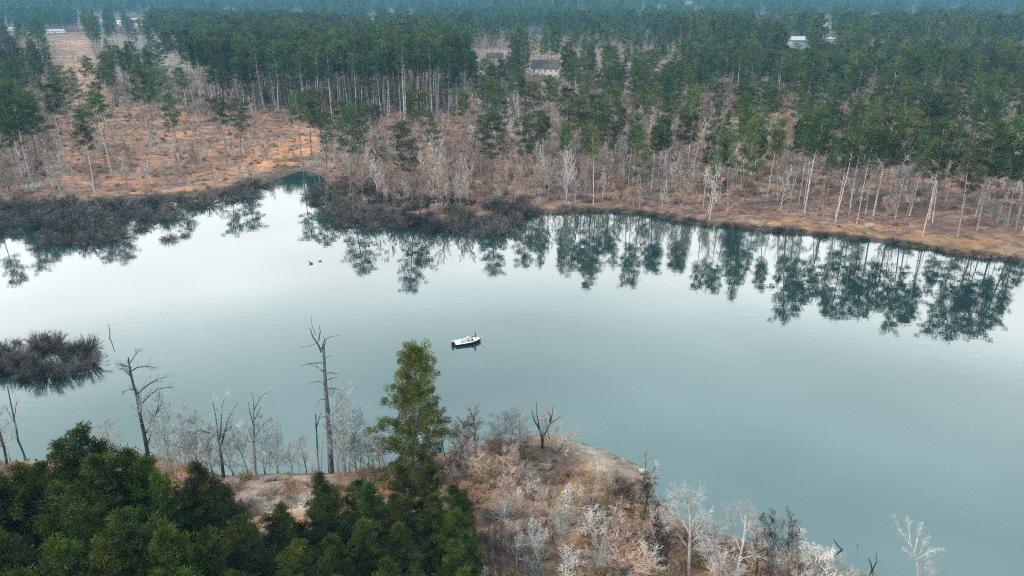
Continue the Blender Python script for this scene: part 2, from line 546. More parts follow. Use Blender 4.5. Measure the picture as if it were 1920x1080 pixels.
# ---- leafless broadleaf trees
def make_bare(seed, H=14.0, n1=16, n2=7, n3=6, n4=3, ang=.7, tw=.03, bole=.3, spread=.42, up=.06, lean=.03, forks=1, t3=.9, twl=.55, r0=None):
    rng = np.random.default_rng(seed)
    T = MB(); C = MB()
    r0 = r0 or H * .011
    stems = []
    for k in range(forks):
        d = (rng.normal() * (.1 + .12 * (forks > 1)), rng.normal() * (.1 + .12 * (forks > 1)), 1) if forks > 1 else (rng.normal() * lean, rng.normal() * lean, 1)
        st = curve((0, 0, -.3), d, H * rng.uniform(.8, 1.0) * .95, 7, rng, .05, .03)
        rr = r0 * (1 if forks == 1 else .65)
        T.tube(st, np.linspace(rr, rr * .12, 8), 5)
        stems.append((st, rr))
    b3, d3, L3 = [], [], []
    for st, rr in stems:
        for i in range(n1):
            t = bole + (1 - bole) * (i + rng.uniform()) / n1
            p, d = at(st, min(t, .99))
            f = (t - bole) / (1 - bole)
            L = H * spread * (1 - .72 * f) * rng.uniform(.65, 1.15)
            d1 = perp(d, rng, ang * rng.uniform(.7, 1.3))
            br = curve(p, d1, L, 4, rng, .12, up)
            r1 = rr * (.42 - .27 * f)
            T.tube(br, np.linspace(r1, r1 * .2, 5), 3)
            for j in range(n2):
                tt = .2 + .8 * (j + rng.uniform()) / n2
                q, dq = at(br, min(tt, .99))
                l2 = L * .45 * (1.15 - .6 * tt) * rng.uniform(.6, 1.2)
                sub = curve(q, perp(dq, rng, .65 * rng.uniform(.6, 1.4)), l2, 3, rng, .14, up)
                C.tube(sub, np.linspace(max(r1 * .35, tw * .5), tw * .3, 4), 3)
                for m in range(n3):
                    t2 = .15 + .85 * (m + rng.uniform()) / n3
                    s, ds = at(sub, min(t2, .99))
                    b3.append(s); d3.append(perp(ds, rng, .6 * rng.uniform(.5, 1.5))); L3.append(l2 * t3 * .6 * rng.uniform(.5, 1.2))
    b3 = np.array(b3); d3 = np.array(d3); L3 = np.array(L3)
    C.tris(blades(b3, d3, L3, tw, rng))
    for _ in range(n4):
        t = rng.uniform(.25, .95, len(b3))[:, None]
        bb = b3 + unit(d3) * L3[:, None] * t
        dd = unit(unit(d3) + rng.normal(size=d3.shape) * .5 + np.array([0, 0, up * 2]))
        C.tris(blades(bb, dd, L3 * twl * rng.uniform(.6, 1.2, len(b3)), tw * .65, rng))
    return T, C

# ---- low twiggy shrub
def make_shrub(seed, rad=2.2, h=1.8, stems=70, sub=18, tw=.035, flat=.7, spray=.55):
    rng = np.random.default_rng(seed)
    C = MB(); Tt = MB()
    B = []; D = []; L = []
    for i in range(stems):
        a = rng.uniform(0, 6.28); rr = rad * .55 * math.sqrt(rng.uniform())
        p = np.array([rr * math.cos(a), rr * math.sin(a), -.15])
        out_ = rng.uniform(.2, 1.1)
        d = np.array([math.cos(a) * out_ + rng.normal() * .25, math.sin(a) * out_ + rng.normal() * .25, flat])
        ln = h * rng.uniform(.6, 1.25)
        st = curve(p, d, ln, 3, rng, .16, .02)
        Tt.tube(st, [.03, .022, .015, .006], 3)
        t = rng.uniform(.2, 1, sub)
        q = np.array([at(st, min(x, .99))[0] for x in t])
        B.append(q); D.append(unit(d) + rng.normal(size=(sub, 3)) * .6 + [0, 0, .15]); L.append(spray * rng.uniform(.4, 1.2, sub))
    B = np.vstack(B); D = unit(np.vstack(D)); L = np.concatenate(L)
    C.tris(blades(B, D, L, tw, rng))
    for _ in range(2):
        C.tris(blades(B + D * (L * rng.uniform(.2, .9, len(L)))[:, None], D + rng.normal(size=D.shape) * .6, L * .6, tw * .7, rng))
    return Tt, C

# ---- dense evergreen for the near wood
def make_evergreen(seed, H=15.0, spread=3.4, nb=70, per=60, cl=5, needle=.28, nw=.05, base=.12, droop=-.05, crad=.55, shape='lumpy', flat=.7):
    rng = np.random.default_rng(seed)
    T = MB(); C = MB()
    tp = curve((0, 0, -.4), (rng.normal() * .03, rng.normal() * .03, 1), H * .97 + .4, 8, rng, .02, .02)
    r0 = H * .012
    T.tube(tp, np.linspace(r0, r0 * .12, 9), 7)
    lob = rng.uniform(0, 6.28, 5)
    B = []; D = []
    for i in range(nb):
        f = (i + rng.uniform()) / nb
        t = base + (1 - base) * f
        a = i * 2.399 + rng.uniform(-.4, .4)
        if shape == 'lumpy':
            env = (max(.03, 1 - f) ** .58) * min(1, .55 + f * 3) * (.95 + .28 * math.sin(3 * a + lob[0] + f * 4) + .18 * math.sin(f * 17 + lob[1] + a))
        else:   # ragged column, widest below the middle
            env = (1 - f) ** .42 * (.80 + .20 * math.sin(f * 24 + lob[1] + a) + .22 * math.sin(2 * a + f * 9)) + .14
        L = max(.5, spread * env * rng.uniform(.75, 1.1))
        p, d = at(tp, min(t, .99))
        br = curve(p, (math.cos(a), math.sin(a), .25 + f * .5), L, 5, rng, .1, droop)
        T.tube(br, np.linspace(.06 * (1.1 - f), .01, 6), 3)
        nc = max(2, int(round(cl * L / spread + 1)))
        for c in range(nc):
            tt = .3 + .7 * (c + rng.uniform()) / nc
            q, dd = at(br, min(tt, .999))
            q = q + rng.normal(size=3) * .25 * crad
            rad_ = crad * rng.uniform(.7, 1.3)
            off = unit(rng.normal(size=(per, 3))) * (rng.uniform(size=(per, 1)) ** .4) * rad_
            off[:, 2] *= flat
            B.append(q + off); D.append(unit(off) * .9 + dd * .8 + np.array([0, 0, .15]) + rng.normal(size=(per, 3)) * .3)
    off = rng.normal(size=(per * 3, 3)) * np.array([.35, .35, .6]) * crad
    B.append(tp[-1] + off); D.append(unit(off) + np.array([0, 0, .9]))
    B = np.vstack(B); D = np.vstack(D)
    C.tris(blades(B, D, needle * rng.uniform(.6, 1.3, len(B)), nw * rng.uniform(.7, 1.4, len(B)), rng))
    return T, C

def make_dome(seed, rad=2.6, stems=85, sub=16, tw=.045, squash=.62):
    rng = np.random.default_rng(seed)
    C = MB(); Tt = MB(); B = []; D = []; L = []
    for i in range(stems):
        a = rng.uniform(0, 6.28); el = rng.uniform(.02, 1) ** .8
        d = np.array([math.cos(a) * math.sqrt(1 - el * el), math.sin(a) * math.sqrt(1 - el * el), el * squash])
        lob = 1 + .22 * math.sin(3 * a + seed) * (1 - el) + .12 * math.sin(7 * a + el * 5)
        st = curve((rng.normal() * .3, rng.normal() * .3, -.2), d + rng.normal(size=3) * .1, rad * lob * rng.uniform(.75, 1.0), 3, rng, .10, .02)
        Tt.tube(st, [.04, .028, .018, .008], 3)
        t = rng.uniform(.45, 1, sub)
        q = np.array([at(st, min(x, .99))[0] for x in t])
        B.append(q); D.append(unit(d) + rng.normal(size=(sub, 3)) * .75); L.append(rad * .12 * rng.uniform(.5, 1.3, sub))
    B = np.vstack(B); D = unit(np.vstack(D)); L = np.concatenate(L)
    C.tris(blades(B, D, L, tw, rng))
    for _ in range(2):
        C.tris(blades(B + D * (L * rng.uniform(.2, .9, len(L)))[:, None], D + rng.normal(size=D.shape) * .7, L * .7, tw * .7, rng))
    return Tt, C

class Proto:
    """a kind of plant: trunk mesh + crown mesh, shared by all its copies"""
    def __init__(self, name, TC, mt, mc, H, tn='trunk', cn='crown'):
        T, C = TC
        self.name = name; self.H = H; self.tn = tn; self.cn = cn
        self.tm = T.mesh(name + '_' + tn, mt); self.cm = C.mesh(name + '_' + cn, mc)
        J = MB()
        J.v = [np.vstack(T.v), np.vstack(C.v)]; n = len(J.v[0])
        J.f = list(T.f) + [tuple(i + n for i in f) for f in C.f]; J.mi = [0] * len(T.f) + [1] * len(C.f); J.n = n + len(J.v[1])
        self.joint = None; self._J = J; self._m = (mt, mc)
    def merged(self):
        if self.joint is None:
            self.joint = self._J.mesh(self.name + '_whole', list(self._m))
        return self.joint
    def put(self, name, loc, rz, h, label, cat, group=None, wide=1.0, tilt=(0, 0)):
        s = h / self.H
        o = thing(name, loc, rz, label, cat, group, (s * wide, s * wide, s))
        o.rotation_euler = (tilt[0], tilt[1], rz)
        link(self.tn, self.tm, o); link(self.cn, self.cm, o)
        return o

# stuff: points instanced with geometry nodes
def scatter(name, X, Y, Z, sc, rz, idx, meshes, label, cat):
    pc = bpy.data.collections.new(name + '_sources')
    for i, me in enumerate(meshes):
        pc.objects.link(bpy.data.objects.new('%s_source_%02d' % (name, i), me))
    me = bpy.data.meshes.new(name)
    me.from_pydata(np.stack([X, Y, Z], 1).tolist(), [], [])
    for an, ty, val in (('sc', 'FLOAT', sc), ('rz', 'FLOAT', rz), ('pick', 'INT', idx)):
        a = me.attributes.new(an, ty, 'POINT'); a.data.foreach_set('value', np.asarray(val, float if ty == 'FLOAT' else int))
    o = link(name, me)
    ng = bpy.data.node_groups.new(name + '_nodes', 'GeometryNodeTree')
    ng.interface.new_socket('Geometry', in_out='INPUT', socket_type='NodeSocketGeometry')
    ng.interface.new_socket('Geometry', in_out='OUTPUT', socket_type='NodeSocketGeometry')
    n = ng.nodes.new; l = ng.links.new
    gi = n('NodeGroupInput'); go = n('NodeGroupOutput'); ip = n('GeometryNodeInstanceOnPoints')
    ci = n('GeometryNodeCollectionInfo'); ci.inputs[0].default_value = pc
    ci.inputs['Separate Children'].default_value = True; ci.inputs['Reset Children'].default_value = True
    def attr(nm, ty):
        q = n('GeometryNodeInputNamedAttribute'); q.data_type = ty; q.inputs[0].default_value = nm
        return q.outputs['Attribute']
    l(gi.outputs[0], ip.inputs['Points']); l(ci.outputs[0], ip.inputs['Instance'])
    ip.inputs['Pick Instance'].default_value = True
    l(attr('pick', 'INT'), ip.inputs['Instance Index'])
    cx = n('ShaderNodeCombineXYZ'); l(attr('rz', 'FLOAT'), cx.inputs[2]); l(cx.outputs[0], ip.inputs['Rotation'])
    c2 = n('ShaderNodeCombineXYZ'); s_ = attr('sc', 'FLOAT')
    for k in range(3): l(s_, c2.inputs[k])
    l(c2.outputs[0], ip.inputs['Scale'])
    l(ip.outputs[0], go.inputs[0])
    md = o.modifiers.new('scatter', 'NODES'); md.node_group = ng
    return tag(o, label, cat, None, 'stuff')

# ------------------------------------------------------------------ ground
def gline(segs):
    o = []
    for a, b, s in segs:
        o += list(np.arange(a, b, s))
    return np.array(o + [segs[-1][1]])
def symx():
    p = list(np.arange(0, 170, 1.6)); s = 1.6; x = p[-1]
    while x < 4000:
        s *= 1.07; x += s; p.append(x)
    p = np.array(p)
    return np.concatenate([-p[:0:-1], p])
GX = symx()
GY = gline([(-60, 24, 4), (24, 86, 1.0), (86, 134, 4), (134, 262, 1.5), (262, 420, 4), (420, 900, 15), (900, 4200, 50)])
XX, YY = np.meshgrid(GX, GY)
ZZ = height(XX, YY)
SOIL_ZONES = [
    ([(178, 60), (330, 70), (400, 195), (300, 205), (215, 208)], (.22, .17, .14)),
    ([(870, 90), (1300, 110), (1310, 250), (870, 265)], (.27, .165, .125)),
   # areas of ground given by what they carry, outlined where they lie; colour
    ([(118, 345), (112, 255), (95, 130), (112, 62), (165, 60), (190, 130), (215, 205), (300, 200), (470, 205), (600, 222), (612, 300), (560, 318), (480, 345), (300, 372), (150, 380)], (.31, .155, .095)),
    ([(130, 250), (115, 62), (160, 62), (185, 150), (210, 240)], (.38, .215, .15)),
    ([(470, 285), (600, 245), (600, 305), (520, 320), (450, 325)], (.42, .195, .105)),
    ([(1300, 215), (1400, 195), (1560, 235), (1500, 330), (1330, 330)], (.27, .19, .115)),
    ([(1300, 412), (1480, 408), (1600, 418), (1920, 455), (2300, 500), (2300, 560), (1920, 500), (1700, 468), (1500, 442), (1330, 428)], (.25, .135, .075)),
    ([(900, 120), (955, 120), (955, 162), (900, 162)], (.27, .21, .22)),
    ([(895, 162), (960, 162), (975, 185), (890, 185)], (.12, .15, .075)),
]
soil = np.zeros(XX.shape + (4,)); soil[..., :3] = (.20, .110, .085); soil[..., 3] = 1
U, V = project(XX, YY, ZZ)
nearland = YY < 100
soil[nearland] = (.27, .145, .085, 1)
for poly, c in SOIL_ZONES:
    wq = wob(XX, YY, .12) * 6
    m = inpoly(U + wq, V + wq * .5, np.array(poly)) & ~nearland & (YY > 100)
    soil[m, :3] = c
dN = distline(XX, YY, NEAR)
# sandy beach at the tip of the near point, dug earth behind it
m = nearland & inpoly(U, V, np.array([(1030, 815), (1120, 825), (1225, 870), (1225, 900), (1150, 892), (1085, 862)]))
soil[m, :3] = (.30, .24, .19)
m = nearland & inpoly(U, V, np.array([(980, 838), (1050, 830), (1085, 865), (1090, 890), (1000, 895), (975, 870)]))
soil[m, :3] = (.12, .085, .07)
m = nearland & inpoly(U, V, np.array([(430, 880), (620, 880), (600, 960), (470, 960)]))
soil[m, :3] = (.42, .31, .25)
m = ZZ < -.02
soil[m, :3] = (.09, .075, .055)
m = (~nearland) & (ZZ > 0) & (distline(XX, YY, FAR) < 2.2)
soil[m, :3] = (.060, .048, .042)
m = (~nearland) & (ZZ > 0) & (U < 560) & (distline(XX, YY, FAR) < 7)
soil[m, :3] = (.115, .075, .055)
nx, ny = len(GX), len(GY)
verts = np.stack([XX.ravel(), YY.ravel(), ZZ.ravel()], 1)
I = (np.arange(ny - 1)[:, None] * nx + np.arange(nx - 1)[None, :]).ravel()
faces = np.stack([I, I + 1, I + nx + 1, I + nx], 1)
gm = bpy.data.meshes.new('ground')
gm.from_pydata(verts.tolist(), [], faces.tolist())
ca = gm.color_attributes.new('soil', 'FLOAT_COLOR', 'POINT')
ca.data.foreach_set('color', soil.reshape(-1))
gm.materials.append(M['ground'])
gm.polygons.foreach_set('use_smooth', [True] * len(gm.polygons))
tag(link('ground', gm), 'leaf strewn ground of both shores running back to the far hills', None, None, 'structure')

wm = MB()
wm.add([(-4000, -59, 0), (4000, -59, 0), (4000, 700, 0), (-4000, 700, 0)], [(0, 1, 2, 3)])
tag(link('water', wm.mesh('water', M['water'])), 'calm pale teal lake water mirroring the bright sky', None, None, 'structure')

# ------------------------------------------------------------------ plant kinds
REG = []     # (object, column, description) still to be told apart from its look-alikes
P = {}
pine_far = []
for i, (sh, c0, sp, nb) in enumerate([('round', .52, 4.8, 30), ('round', .60, 4.2, 26), ('flat', .64, 4.4, 24), ('round', .45, 5.2, 34), ('cone', .40, 4.4, 34), ('round', .68, 3.7, 20)]):
    pine_far.append(Proto('pine_kind_%d' % i, make_pine(100 + i, 24, c0, sp, 5, 30, .55, .15, .03, 1.0, nb, sh), M['bark_pale'] if i in (1, 5) else M['bark_pine'], M['needle_far'], 24))
pine_lod = []   # cheaper for the far forest
for i, (sh, c0, sp, nb) in enumerate([('round', .45, 4.4, 22), ('flat', .5, 4.2, 20), ('cone', .35, 4.2, 24), ('round', .55, 3.8, 18)]):
    pine_lod.append(Proto('pine_far_%d' % i, make_pine(140 + i, 24, c0, sp, 4, 11, .95, .3, .02, .95, nb, sh, dead=3), M['bark_pine'], M['needle_far'], 24))
bare_far = []
for i, (mt, mc) in enumerate([('bark_pine', 'twig_grey'), ('bark_pale', 'twig_grey'), ('bark_pine', 'twig_mauve'), ('bark_pine', 'twig_mauve'), ('bark_pale', 'twig_grey'), ('bark_pine', 'twig_tan')]):
    bare_far.append(Proto('bare_kind_%d' % i, make_bare(200 + i, 14, 15, 6, 5, 3, .55 + .05 * (i % 3), .075, .18, .34, .08, forks=1 + (i % 3 == 2)), M[mt], M[mc], 14, cn='branches'))
shrub_dark = [Proto('marsh_kind_%d' % i, make_dome(300 + i, 2.6, 120, 20, .032, .55 + .08 * i), M['twig_dark'], M['twig_dark'], 2.0, 'stems', 'twigs') for i in range(4)]
shrub_mauve = [Proto('mauve_kind_%d' % i, make_dome(310 + i, 2.4, 80, 16, .05, .8), M['twig_mauve'], M['twig_mauve'], 2.2, 'stems', 'twigs') for i in range(2)]
shrub_tan = [Proto('tan_kind_%d' % i, make_shrub(320 + i, 1.6, 1.9, 55, 18, .03, .9, .45), M['twig_tan'], M['twig_tan'], 2.1, 'stems', 'twigs') for i in range(2)]
shrub_grey = [Proto('grey_kind_%d' % i, make_shrub(330 + i, 1.6, 2.0, 55, 18, .03, 1.0, .5), M['twig_grey'], M['twig_grey'], 2.2, 'stems', 'twigs') for i in range(2)]

# ------------------------------------------------------------------ buildings
MH = {'cream': plain('cream_render', (.50, .45, .38), .85), 'white': plain('white_siding', (.72, .72, .70), .8), 'tan': plain('tan_siding', (.36, .29, .24), .85),
      'grey': plain('grey_siding', (.30, .34, .36), .85), 'roof_dark': plain('dark_shingles', (.06, .055, .055), .9, var=.3, scale=2), 'roof_pale': plain('pale_metal_roof', (.42, .40, .41), .6),
      'roof_brown': plain('brown_shingles', (.17, .11, .09), .9, var=.3, scale=2), 'glass': plain('window_glass', (.03, .04, .05), .1, .8), 'trim': plain('white_trim', (.75, .75, .73), .6),
      'brick': plain('red_brick', (.30, .12, .09), .9, var=.3)}
HOUSES = []   # pixel rectangles kept clear of nearer trees
def house(u, v, W, D, Hh, rh, wall, roof, label, rz=0.0, floors=2, cols=4, cat='house', name='house', keep=.9, chimney=True, windows=True):
    x, y, z = gpx(u, v)
    o = thing(name, (x, y, z - .3), rz, label, cat)
    b = MB(); b.box((-W / 2, -D / 2, 0), (W / 2, D / 2, Hh))
    b.add([(-W / 2, -D / 2, Hh), (-W / 2, D / 2, Hh), (-W / 2, 0, Hh + rh)], [(0, 1, 2)]); b.add([(W / 2, -D / 2, Hh), (W / 2, D / 2, Hh), (W / 2, 0, Hh + rh)], [(0, 2, 1)])
    link('wall', b.mesh('wall', wall), o)
    r = MB(); e = .5; sl_ = rh / (D / 2); t = .18
    for s in (-1, 1):
        y1 = s * (D / 2 + e); zl = Hh - e * sl_
        r.add([(-W / 2 - e, y1, zl + .03), (W / 2 + e, y1, zl + .03), (W / 2 + e, 0, Hh + rh + .03), (-W / 2 - e, 0, Hh + rh + .03),
               (-W / 2 - e, y1, zl + .03 + t), (W / 2 + e, y1, zl + .03 + t), (W / 2 + e, 0, Hh + rh + t + .03), (-W / 2 - e, 0, Hh + rh + t + .03)],
              [(0, 3, 2, 1), (4, 5, 6, 7), (0, 1, 5, 4), (1, 2, 6, 5), (3, 0, 4, 7)])
    ro = link('roof', r.mesh('roof', roof), o)
    if chimney:
        c = MB(); c.box((W * .22, .4, Hh + rh * .35), (W * .22 + .9, 1.3, Hh + rh + 1.1)); link('chimney', c.mesh('chimney', MH['brick']), ro)
    if windows:
        fh = Hh / floors
        fr = MB(); ww, wh = 1.1, fh * .5
        fr.box((-ww / 2, -.06, -wh / 2), (ww / 2, .06, wh / 2)); frm = fr.mesh('window', MH['trim'])
        pn = MB(); pn.box((-ww / 2 + .12, -.09, -wh / 2 + .12), (-.04, -.061, wh / 2 - .12)); pn.box((.04, -.09, -wh / 2 + .12), (ww / 2 - .12, -.061, wh / 2 - .12)); pnm = pn.mesh('pane', MH['glass'])
        for f in range(floors):
            for k in range(cols):
                xx = -W / 2 + W * (k + .5) / cols
                if f == 0 and k == cols // 2:
                    d = MB(); d.box((xx - .55, -D / 2 - .07, 0.05), (xx + .55, -D / 2 - .002, min(2.3, fh * .8))); link('door', d.mesh('door', MH['roof_brown']), o)
                    continue
                q = link('window', frm, o, (xx, -D / 2 - .063, fh * (f + .55))); link('pane', pnm, q)
    uu, vv = project(np.array([x - W / 2, x + W / 2]), np.array([y, y]), np.array([z, z + Hh + rh]))
    if keep: HOUSES.append((uu[0] + 1, vv[1] - 1, uu[1] - 1, vv[0] - (vv[0] - vv[1]) * (1 - keep), y))
    return o

house(928, 126, 11, 9, 7.5, 2.5, MH['tan'], MH['roof_dark'], 'tan two storey house above the bare mauve field and small lawn', .1, keep=.35)
house(1022, 156, 16, 10, 9.5, 4.0, MH['cream'], MH['roof_dark'], 'tall cream building of three storeys with dark gabled roof among the trees', -.08, 3, 5, 'building', 'apartment_house', keep=.25)
house(1492, 92, 16, 11, 9, 3, MH['grey'], MH['roof_pale'], 'pale grey house alone in the green canopy on the right hillside', .15, 3, 6)
house(105, 62, 22, 7, 3.4, 1.4, MH['white'], MH['roof_pale'], 'long low white shed with pinkish roof at top of the dirt clearing', .06, 1, 8, 'shed', 'long_shed', chimney=False)
FARH = [(225, 46), (250, 40), (262, 48), (275, 42), (190, 44), (60, 64), (22, 58), (700, 42), (735, 36), (775, 40), (650, 50), (1005, 68),
        (1290, 20), (1308, 24), (1238, 26), (1448, 63), (1545, 50), (1550, 79), (1636, 44), (1590, 30), (1420, 45), (1880, 45), (1700, 36), (1780, 30), (560, 36), (430, 30)]
hrng = np.random.default_rng(5)
HLBL = ['small white house at the %s', 'little pale roofed house at the %s', 'cream cottage at the %s', 'low white bungalow at the %s']
HPL = ['left end of the white row above the clearing', 'middle of the white row above the clearing, larger roof', 'centre of the white row above the clearing, lower down', 'right end of the white row above the clearing',
       'treeline directly above the clearing, left of the white row', 'far left edge hidden among dark pines, nearer one', 'extreme left edge of the far forest', 'far ridge above the dense pine stand, leftmost of three',
       'far ridge above the dense pine stand, middle of three', 'far ridge above the dense pine stand, rightmost of three', 'near edge of the forest above the pine stand', 'wood just above the tall cream building',
       'far hilltop right of centre, left of a pair', 'far hilltop right of centre, right of a pair', 'far hillside left of the hilltop pair', 'wood just left of the pale grey house', 'wood above and right of the pale grey house',
       'clearing just right of the pale grey house', 'hillside above the right shore pines', 'upper right hillside in blue haze', 'blue hillside above left of the pale grey house', 'far right edge of the forest',
       'blue hillside between the right edge and grey house', 'blue upper hillside near the right corner', 'blue forest above the inlet', 'blue forest above the left clearing']
for i, (u, v) in enumerate(FARH):
    W = hrng.uniform(10, 17)
    house(u, v, W, 9, hrng.uniform(3.2, 5.5), hrng.uniform(1.8, 2.6), MH[['white', 'cream', 'white', 'grey'][i % 4]], MH['roof_pale'] if hrng.uniform() < .7 else MH['roof_dark'],
          HLBL[i % 4] % HPL[i], hrng.uniform(-.5, .5), 1, 4, keep=.45, chimney=False)

# ------------------------------------------------------------------ far bank woods
def clear_of_houses(u, vt, vb, y, wpx):
    ok = np.ones(len(u), bool)
    for (a, b, c, d, yy) in HOUSES:
        ok &= ~((y < yy + 6) & (u + wpx > a) & (u - wpx < c) & (vt < d) & (vb > b))
    return ok

CLEAR = np.array([(108, 345), (100, 255), (100, 130), (108, 62), (160, 60), (188, 130), (215, 205), (300, 195), (400, 205), (470, 215), (600, 235), (610, 300), (560, 318), (480, 345), (300, 372), (150, 380)])
CLEAR2 = np.array([(1310, 225), (1400, 200), (1480, 215), (1470, 270), (1340, 300)])
FIELD = np.array([(895, 115), (960, 115), (965, 190), (890, 190)])
STAND = np.array([(340, 130), (880, 120), (870, 232), (600, 232), (470, 208), (300, 195)])
MIDOPEN = np.array([(880, 85), (1300, 110), (1310, 235), (870, 262)])
RIGHTOPEN = np.array([(1300, 190), (1960, 215), (1960, 330), (1300, 300)])
LEFTOPEN = np.array([(178, 60), (330, 70), (400, 195), (300, 205), (215, 208)])
SHOREWOOD = np.array([(600, 262), (870, 232), (1300, 215), (1310, 420), (640, 410)])
OCHRE = np.array([(1300, 380), (1500, 372), (1920, 400), (2300, 440), (2300, 560), (1300, 430)])

def sample_far(n, ymin, ymax, seed):
    rng = np.random.default_rng(seed)
    y = np.sqrt(rng.uniform(ymin ** 2, ymax ** 2, n))
    x = y * rng.uniform(-.86, .86, n)
    z = height(x, y)
    ok = inpoly(x, y, FARPOLY) & (distline(x, y, FAR) > 2.5) & (z > .3)
    return x[ok], y[ok], z[ok], rng

x, y, z, rng = sample_far(11500, 165, 470, 31)
u, v = project(x, y, z)
inC = inpoly(u, v, CLEAR) | inpoly(u, v, CLEAR2)
inFd = inpoly(u, v, FIELD); inS = inpoly(u, v, STAND); inW = inpoly(u, v, SHOREWOOD); inO = inpoly(u, v, OCHRE)
dF = distline(x, y, FAR)
left = (u < 300)
far_ = (y > 330) & ~inS
pp = np.full(len(x), .16); pb = np.full(len(x), .40)
pp[far_] = .50; pb[far_] = .20
pp[inS] = .75; pb[inS] = .05
pp[inW] = .10; pb[inW] = .80
nearR = (u > 1300) & (y < 330); pp[nearR] = .10; pb[nearR] = .40
pp[left & ~inC] = .16; pb[left & ~inC] = .34
inM = inpoly(u, v, MIDOPEN); pp[inM] = .15; pb[inM] = .34
inR = inpoly(u, v, RIGHTOPEN); pp[inR] = .17; pb[inR] = .30
inL = inpoly(u, v, LEFTOPEN); pp[inL] = .14; pb[inL] = .34
pp[inC] = .045; pb[inC] = .36
strip = inC & (v < 215) & (u < 235); pp[strip] = .004; pb[strip] = .05
frontS = (u > 330) & (u < 900) & (v > 225) & (v < 290); pp[frontS] = .0
pp[inFd] = 0; pb[inFd] = 0
pp[inO] = .06; pb[inO] = .10
q = rng.uniform(size=len(x))
isP = q < pp; isB = (~isP) & (q < pp + pb)
h = np.where(isP, rng.uniform(17, 25, len(x)), np.where(rng.uniform(size=len(x)) < .35, rng.uniform(5, 9, len(x)), rng.uniform(9, 16, len(x))))
h[inS & isP] = rng.uniform(25, 32, int((inS & isP).sum()))
lowb = isB & (u > 480) & (u < 880) & (v < 300); h[lowb] = rng.uniform(4, 8, int(lowb.sum()))
h[inC & isB] *= .7
sh_ = isP & (y < 235) & (u > 880); h[sh_] *= .94
vt = project(x, y, z + h)[1]
keep = clear_of_houses(u, vt, v, y, 6)
# thin out so crowns keep a natural distance
order = np.argsort(y)
cell = {}
ok2 = np.zeros(len(x), bool)
for i in order:
    if not keep[i] or not (isP[i] or isB[i]): continue
    r_ = 3.6 if isP[i] else 2.2
    cx, cy = int(x[i] // 4), int(y[i] // 4)
    hit = False
    for a in (-1, 0, 1):
        for b in (-1, 0, 1):
            for (px_, py_) in cell.get((cx + a, cy + b), ()):
                if (px_ - x[i]) ** 2 + (py_ - y[i]) ** 2 < r_ * r_: hit = True
    if hit: continue
    cell.setdefault((cx, cy), []).append((x[i], y[i])); ok2[i] = True

def zone_text(u_, v_, y_):
    if u_ < 120: return 'on the far left bank'
    if u_ < 300 and v_ > 200: return 'left in orange clearing'
    if u_ < 620 and v_ > 205: return 'right in orange clearing'
    if u_ < 880 and v_ <= 236: return 'in the dense pine stand'
    if u_ < 880: return 'right of the inlet'
    if u_ < 1100: return 'behind the brush point'
    if u_ < 1310: return 'right of brush point'
    if u_ < 1600: return 'above left ochre shore'
    return 'above right ochre shore'
def row_text(y_):
    return 'front' if y_ < 200 else 'second row' if y_ < 245 else 'third row' if y_ < 300 else 'rear' if y_ < 330 else 'rearmost'
PK = ['round crowned', 'pale trunked', 'flat topped', 'wide crowned', 'cone crowned', 'small topped pale trunked']
BK = ['grey', 'pale grey', 'mauve', 'forked mauve', 'dense pale grey', 'tan forked']

# pines one can single out in the photograph: (u, v of the foot, v of the top, kind, label)
NOTABLE = [
    (72, 322, 92, 3, 'tall broad pine at far left edge of the orange clearing'),
    (122, 300, 110, 1, 'slim pine with high crown standing on left rim of orange clearing'),
    (28, 300, 150, 0, 'dark pine at the extreme left of the far bank'),
    (215, 248, 118, 5, 'small topped pine on the left of the dirt clearing, upper one'),
    (182, 215, 105, 5, 'small round crowned pine beside the dirt strip'),
    (282, 258, 125, 0, 'pine with rounded crown in the middle of the orange clearing'),
    (325, 235, 128, 2, 'pine with broad crown at the upper edge of orange clearing'),
    (938, 305, 165, 0, 'dark rounded pine on mid far bank above the brush point tip'),
    (1000, 300, 140, 3, 'green pine with wide crown in front of the cream building'),
    (1062, 315, 160, 1, 'slender pine right of the cream building on far bank'),
    (1112, 345, 160, 3, 'large dark pine on the middle far bank, broadest crown there'),
    (1150, 320, 150, 0, 'pine just right of the largest mid bank pine'),
    (1215, 300, 165, 5, 'thin pine with small dense crown left of the open gap'),
    (1288, 330, 150, 1, 'pine with yellowish crown at left edge of the open gap'),
    (1378, 300, 128, 0, 'round crowned dark pine standing alone on the open brown gap'),
    (1395, 392, 222, 4, 'bushy bright green pine low on the right far bank'),
    (1478, 398, 205, 2, 'leaning pine with layered crown left of the white trunks'),
    (1508, 398, 180, 1, 'pale trunked pine with dark crown above ochre shore'),
    (1550, 385, 175, 0, 'broad dark pine behind the pale trunks on right bank'),
    (1592, 402, 215, 5, 'pale leaning trunked pine second of the white trunk row'),
    (1638, 405, 210, 1, 'tall pale straight trunked pine at centre of the white trunk row'),
    (1678, 395, 190, 3, 'dense dark crowned pine on the right far bank'),
    (1705, 405, 230, 5, 'pale trunked pine fourth of the white trunk row'),
    (1742, 412, 225, 1, 'strongly leaning white trunked pine near the right end'),
    (1800, 418, 270, 4, 'low bushy pine with drooping dark crown near right end'),
    (1832, 432, 210, 0, 'pine with twin pale trunks near the right edge'),
    (1868, 420, 178, 3, 'tall dark pine with wide crown at right edge of far bank'),
    (1905, 430, 215, 2, 'flat topped pine at the extreme right of far bank'),
]
